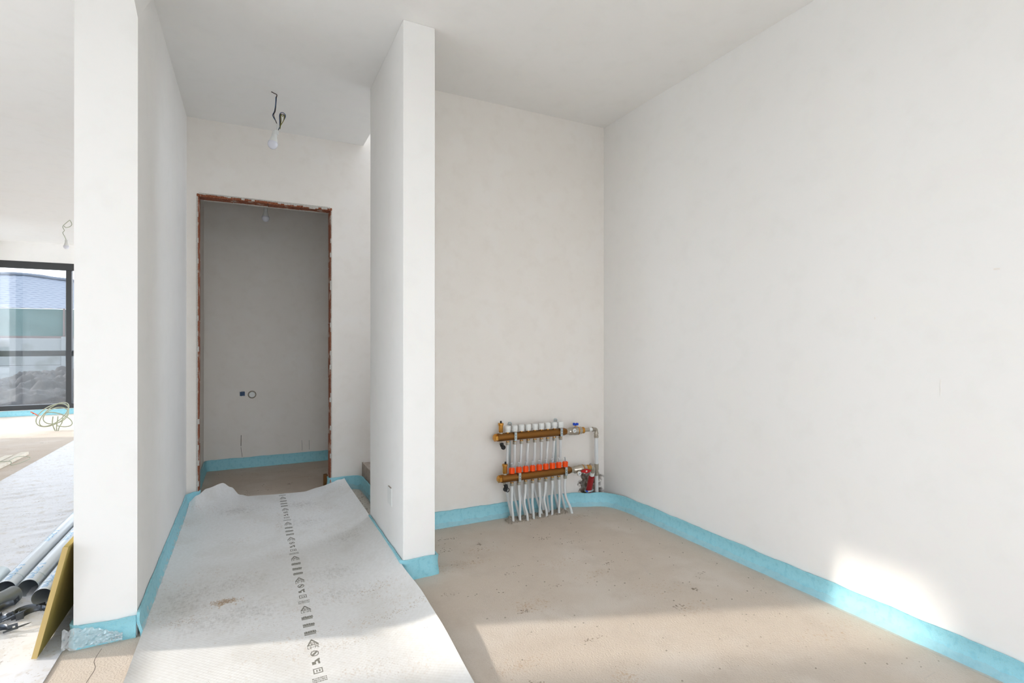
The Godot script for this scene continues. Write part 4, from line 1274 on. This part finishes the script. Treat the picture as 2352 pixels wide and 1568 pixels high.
	part("elbow", tubed(smooth_path([Vector3(-0.028, 0.288, 0.083), Vector3(-0.020, 0.274, 0.081), Vector3(-0.020, 0.245, 0.072)], 4), 0.0150, 14), M.nickel, t)
	part("collar", tubed([Vector3(-0.020, 0.252, 0.073), Vector3(-0.017, 0.226, 0.062)], 0.0165, 16), M.white_plastic, t)
	var corr := begin()
	var prof := []
	prof.append(Vector2(0, 0))
	for k in 21:
		prof.append(Vector2(0.0205 if k % 2 == 0 else 0.0190, k * 0.0065))
	prof.append(Vector2(0, 0.130))
	lathe(corr, prof, 18, from_to(Vector3(0.0, 0.100, 0.0), Vector3(-0.0175, 0.230, 0.064)))
	part("sleeve", done(corr), M.red_sleeve, t)
	var ring := []
	for k in 25:
		ring.append(Vector3(0.027 * cos(TAU * k / 24), 0.107 + 0.003 * cos(TAU * k / 24), 0.024 * sin(TAU * k / 24) + 0.003))
	part("clamp_ring", tubed(ring, 0.0068, 8), M.zinc, t)
	part("clamp_screw", lathed(rod(0.006, 0, 0.016, 0.001), 8, along_z(Vector3(-0.027, 0.106, 0.008))), M.blue, t)
	part("pipe", tubed([Vector3(0.006, -0.005, -0.022), Vector3(0.0, 0.105, 0.0)], 0.012, 14), M.pex, t)
	# broken-out plaster behind the risers
	var fn := FastNoiseLite.new()
	fn.seed = 77
	fn.frequency = 22.0
	fn.fractal_octaves = 3
	var st := begin()
	st.set_smooth_group(0)
	var nx := 52
	var ny := 60
	var P := func(i: int, j: int) -> Array:
		var x := 2.05 + (WX - 2.05) * i / nx
		var y := 0.29 * j / ny
		var n := fn.get_noise_2d(x, y)
		var cx := 2.195 + 0.03 * fn.get_noise_1d(y * 0.6 + 4.0)
		var half := 0.095 * clampf((0.245 + 0.05 * fn.get_noise_1d(x) - y) / 0.05, 0, 1)
		var k := clampf((half - absf(x - cx) + 0.035 * n) / 0.016, 0, 1)
		var cream := Color(0.88, 0.83, 0.775)
		var brown := Color(0.20, 0.145, 0.105).lerp(Color(0.40, 0.36, 0.32), clampf(n * 1.6 + 0.4, 0, 1))
		return [Vector3(x, y, NZ + 0.001 - k * (0.030 + 0.022 * n)), cream.lerp(brown, clampf(k * 1.4, 0, 1))]
	for i in nx:
		for j in ny:
			for q in [[0, 0], [0, 1], [1, 1], [0, 0], [1, 1], [1, 0]]:
				var r: Array = P.call(i + q[0], j + q[1])
				st.set_color(r[1])
				st.add_vertex(r[0])
	var holeo := part("broken_plaster", done(st), M.chase, get_node("wall_back"))
	holeo.set_meta("label", "broken-out plaster hole showing brown rubble")
	# mortar crumbs round the feet of the pipes
	var rng := RandomNumberGenerator.new()
	rng.seed = 4
	st = begin()
	for k in 900:
		var u := rng.randf()
		var p := Vector3(lerpf(1.47, 1.92, u), 0, -3.0 + rng.randfn() * 0.018 - 0.012 * u)
		var hump := 0.034 * maxf(0.0, sin(u * 23.0)) * exp(-pow((p.z + 3.0 + 0.012 * u) / 0.02, 2.0))
		var s := rng.randf_range(0.003, 0.008)
		p.y = rng.randf() * hump
		st.set_smooth_group(-1)
		box(st, -Vector3.ONE * s, Vector3(s, s * 0.8, s), s * 0.4, Transform3D(Basis.from_euler(Vector3(rng.randf() * 6, rng.randf() * 6, rng.randf() * 6)), p))
	var cr := one("mortar_crumbs", done(st), M.rubble, "grey mortar crumbs heaped round the feet of the heating pipes", "mortar crumbs")
	cr.set_meta("kind", "stuff")

func valve(t: Node3D, blue: bool) -> void:
	var st := begin()
	hexnut(st, 0.021, 0.0, 0.022, along_x())
	lathe(st, [Vector2(0, 0.020), Vector2(0.020, 0.020), Vector2(0.026, 0.030), Vector2(0.026, 0.062), Vector2(0.0285, 0.066), Vector2(0.0285, 0.098), Vector2(0.026, 0.102), Vector2(0.026, 0.120), Vector2(0.019, 0.130), Vector2(0.019, 0.150), Vector2(0, 0.150)], 20, along_x())
	part("body", done(st), M.nickel, t)
	part("ring", lathed(rod(0.0290, 0.090, 0.097), 20, along_x()), M.brass_bright, t)
	part("union", lathed(rod(0.0225, 0.124, 0.146, 0.002), 12, along_x(), true), M.brass_bright, t)
	if not blue:
		part("outlet", tubed([Vector3(0.146, 0, 0), Vector3(0.180, 0, 0)], 0.0165, 16), M.nickel, t)
		part("outlet_ring", tubed([Vector3(0.150, 0, 0), Vector3(0.160, 0, 0)], 0.0195, 16), M.brass_bright, t)
	var g := Vector3(0.042, 0.010 if blue else -0.018, 0.026)
	st = begin()
	lathe(st, rod(0.006, 0, 0.014), 10, along_z(g))
	lathe(st, [Vector2(0, 0.010), Vector2(0.0155, 0.010), Vector2(0.0165, 0.012), Vector2(0.0165, 0.019), Vector2(0.0145, 0.020), Vector2(0.0140, 0.0185), Vector2(0, 0.0185)], 24, along_z(g))
	var ga := part("gauge", done(st), M.nickel, t)
	part("dial", lathed([Vector2(0, 0.0185), Vector2(0.0135, 0.0185), Vector2(0.0135, 0.0192), Vector2(0, 0.0192)], 24, along_z(g)), M.dial, ga)
	st = begin()
	box(st, Vector3(-0.009, -0.0012, 0), Vector3(0.006, 0.0012, 0.001), 0, Transform3D(Basis(Vector3.BACK, 0.35), g + Vector3(0, 0, 0.0192)))
	part("needle", done(st), M.black, ga)
	if blue:
		st = begin()
		lathe(st, rod(0.006, 0.026, 0.040), 10, Transform3D(Basis.IDENTITY, Vector3(0.078, 0, 0)))
		part("stem", done(st), M.brass_bright, t)
		part("handle", boxes([[Vector3(0.060, 0.038, -0.010), Vector3(0.073, 0.056, 0.010)], [Vector3(0.073, 0.036, -0.008), Vector3(0.084, 0.050, 0.008)], [Vector3(0.084, 0.038, -0.010), Vector3(0.098, 0.054, 0.010)]], 0.003), M.blue, t)
	else:
		var h := begin()
		prism(h, PackedVector2Array([Vector2(0.058, 0.004), Vector2(0.084, 0.012), Vector2(0.100, 0.014), Vector2(0.116, 0.011), Vector2(0.138, 0.002), Vector2(0.136, -0.006), Vector2(0.114, -0.012), Vector2(0.098, -0.014), Vector2(0.082, -0.010), Vector2(0.060, -0.004)]), 0.034, 0.044, Transform3D(Basis.IDENTITY, Vector3(0, -0.008, 0)))
		part("handle", done(h), M.red, t)
		part("screw", lathed(rod(0.0065, 0, 0.003, 0.001), 12, along_z(Vector3(0.098, -0.008, 0.044))), M.white_plastic, t)
		part("stem", lathed(rod(0.008, 0.020, 0.034), 10, along_z(Vector3(0.098, -0.008, 0))), M.nickel, t)

# bulb lathe: tip down, socket up; origin at the tip
func bulb_parts(t: Node3D, off: Vector3, tilt := 0.0) -> void:
	var xf := Transform3D(Basis(Vector3.BACK, tilt), off)
	part("globe", lathed([Vector2(0, 0), Vector2(0.012, 0.002), Vector2(0.022, 0.009), Vector2(0.0285, 0.021), Vector2(0.030, 0.032), Vector2(0.029, 0.041), Vector2(0.026, 0.046), Vector2(0, 0.046)], 24, xf), M.bulb_glass, t)
	part("base", lathed([Vector2(0, 0.046), Vector2(0.0262, 0.046), Vector2(0.022, 0.062), Vector2(0.0165, 0.078), Vector2(0.0150, 0.090), Vector2(0, 0.090)], 24, xf), M.white_plastic, t)
	part("socket", lathed([Vector2(0, 0.088), Vector2(0.0160, 0.088), Vector2(0.0150, 0.110), Vector2(0.012, 0.115), Vector2(0, 0.115)], 18, xf), M.white_plastic, t)

func build_lamps() -> void:
	# hall
	var hook := Vector3(0.141, CEIL, -3.577)
	var t := thing("hanging_bulb", "bare white bulb hanging from twisted wires in the hall", "light bulb", hook, "bare bulbs")
	bulb_parts(t, Vector3(-0.024, -0.354, -0.01), -0.16)
	part("hook", tubed(smooth_path([Vector3(-0.028, -0.001, 0), Vector3(-0.010, -0.008, 0), Vector3(0.004, -0.014, 0), Vector3(0.0, -0.034, 0)], 4), 0.0028, 7), M.wire_brown, t)
	part("wire", tubed(smooth_path([Vector3(0.002, -0.02, 0), Vector3(-0.002, -0.08, 0), Vector3(-0.006, -0.12, 0.003), Vector3(-0.014, -0.145, 0), Vector3(0.0, -0.185, 0), Vector3(0.008, -0.20, 0)], 6), 0.0026, 7), M.wire_brown, t)
	part("wire", tubed(smooth_path([Vector3(-0.002, -0.03, 0.004), Vector3(-0.004, -0.08, 0.005), Vector3(-0.010, -0.12, -0.002), Vector3(-0.020, -0.148, 0.002), Vector3(-0.006, -0.175, 0.004)], 6), 0.0024, 7), M.wire_blue, t)
	part("sleeve", tubed([Vector3(0.008, -0.195, 0), Vector3(0.006, -0.24, 0)], 0.006, 8), M.white_plastic, t)
	for k in 3:
		var w: float = [1.0, 0.72, 0.5][k]
		part("loop", tubed(smooth_path([Vector3(0.022, -0.225, 0.004 * k), Vector3(0.020 + 0.004 * k, -0.18, 0.004 * k), Vector3(0.034 - 0.014 * w, -0.135, 0.003), Vector3(0.036, -0.118 - 0.012 * k, 0), Vector3(0.036 + 0.018 * w, -0.135, 0.003), Vector3(0.042, -0.17, 0.004 * k), Vector3(0.024, -0.205, 0), Vector3(0.012, -0.235, 0.005)], 6), 0.0022, 7), [M.wire_blue, M.wire_brown, M.wire_yellow][k], t)
	part("terminal_block", boxes([[Vector3(-0.012, -0.262, -0.008), Vector3(0.014, -0.236, 0.008)]], 0.003), M.white_plastic, t)
	part("cord", tubed([Vector3(-0.002, -0.26, 0), Vector3(-0.008, -0.292, -0.005)], 0.0032, 7), M.white_plastic, t)
	# living room
	hook = Vector3(-2.071, CEIL, -8.491)
	t = thing("hanging_bulb", "bare bulb hanging in the bright living room by the far window", "light bulb", hook, "bare bulbs")
	bulb_parts(t, Vector3(-0.035, -0.375, 0))
	part("wire", tubed(smooth_path([Vector3(0, 0, 0), Vector3(-0.06, -0.07, 0), Vector3(-0.07, -0.10, 0), Vector3(-0.055, -0.14, 0), Vector3(-0.07, -0.17, 0), Vector3(-0.05, -0.22, 0), Vector3(-0.035, -0.265, 0)], 6), 0.004, 6), M.cable, t)
	part("loop", tubed(smooth_path([Vector3(0, 0, 0), Vector3(0.02, -0.05, 0), Vector3(0.0, -0.085, 0), Vector3(-0.04, -0.10, 0), Vector3(-0.06, -0.08, 0)], 6), 0.004, 6), M.cable, t)
	# small room
	t = thing("hanging_bulb", "bare bulb just below the lintel in the dark small room", "light bulb", Vector3(0.111, CEIL, -4.85), "bare bulbs")
	bulb_parts(t, Vector3(0, -0.55, 0))
	part("cord", tubed([Vector3(0, 0, 0), Vector3(0.004, -0.2, 0), Vector3(0, -0.437, 0)], 0.004, 7), M.white_plastic, t)

func build_details() -> void:
	# blank cover plate in the hall wall
	var t := thing("socket_plate", "blank white wall box cover low on the hall side of the partition", "wall plate", Vector3(HR, 0.338, -2.757))
	part("plate", boxes([[Vector3(-0.004, -0.046, -0.045), Vector3(0.004, 0.046, 0.045)]], 0.002), M.white_plastic, t)
	part("slot", boxes([[Vector3(-0.0055, 0.046, -0.022), Vector3(0.003, 0.0495, 0.030)]], 0.001), M.rubble, t)
	# capped pipe and blue paint mark on the small room wall
	t = thing("capped_pipe", "white capped waste pipe in the small room back wall", "pipe cap", Vector3(0.011, 0.668, TZ))
	part("cap", lathed(rod(0.026, 0, 0.02, 0.004), 24, along_z()), M.white_plastic, t)
	part("rough_ring", lathed([Vector2(0.025, 0.0), Vector2(0.036, 0.001), Vector2(0.030, 0.004), Vector2(0.025, 0.003)], 18, along_z()), M.rubble, t)
	var rng := RandomNumberGenerator.new()
	rng.seed = 30
	var st := begin()
	for k in 9:
		var x := -0.018 + 0.0045 * k
		box(st, Vector3(x, -0.024 + rng.randf() * 0.008, 0), Vector3(x + 0.0047, 0.016 + rng.randf() * 0.012, 0.0015))
	one("blue_mark", done(st), M.wire_blue, "small patch of blue paint beside the capped pipe", "paint mark", "", Vector3(-0.071, 0.679, TZ))
	# scratches in the plaster of the small room wall
	var wb := get_node("wall_small_room_back")
	for e in [[-0.078, 0.30, -0.080, 0.20, 0.0022], [-0.080, 0.19, -0.070, 0.10, 0.0015], [0.438, 0.21, 0.442, 0.11, 0.001], [0.505, 0.205, 0.507, 0.115, 0.001]]:
		part("scratch", tubed([Vector3(e[0], e[1], TZ), Vector3(e[2], e[3], TZ)], e[4], 5), M.grime, wb)
	# brown offcut by the door jamb
	one("timber_wedge", boxes([[Vector3(-0.018, 0, -0.03), Vector3(0.012, 0.10, 0.02)]], 0.004), mat(Color(0.45, 0.30, 0.13), 0.8), "small brown wooden wedge at the right door jamb", "wedge", "", Vector3(0.535, 0.001, EZ - 0.13))
	# scuffs on the right wall
	var wr := get_node("wall_right")
	for e in [[1.404, -0.857, 0.009, 0.003], [0.981, -1.022, 0.0006, 0.03], [1.25, -1.25, 0.002, 0.005]]:
		part("scuff", boxes([[Vector3(WX - 0.0012, e[0] - e[3], e[1] - e[2]), Vector3(WX + 0.001, e[0] + e[3], e[1] + e[2])]], 0.0003), M.plaster_raw, wr)
	# hairline crack in the screed at the wall end
	part("crack", tubed(smooth_path([Vector3(-0.50, 0, -2.44), Vector3(-0.505, 0, -2.36), Vector3(-0.49, 0, -2.30), Vector3(-0.497, 0, -2.20), Vector3(-0.492, 0, -2.0)], 5), 0.0007, 5), M.grime, get_node("floor"))
	# grit on the floor
	st = begin()
	for k in 420:
		var p := Vector3(rng.randf_range(0.85, 2.25), 0, rng.randf_range(-2.95, -0.9))
		if k % 3 == 0:
			p = Vector3(rng.randf_range(0.67, 0.78), 0, rng.randf_range(-4.15, -3.35))
		elif k % 7 == 0:
			p = Vector3(rng.randf_range(-0.35, 0.6), 0, rng.randf_range(-5.3, -4.4))
		var s := rng.randf_range(0.0012, 0.0035)
		box(st, -Vector3(s, s * 0.5, s * 0.8), Vector3(s, s * 0.7, s * 0.8), s * 0.3, Transform3D(Basis(Vector3.UP, rng.randf() * 6), p))
	var g := one("floor_grit", done(st), M.rubble, "fine grit scattered over the screed floor", "grit")
	g.set_meta("kind", "stuff")
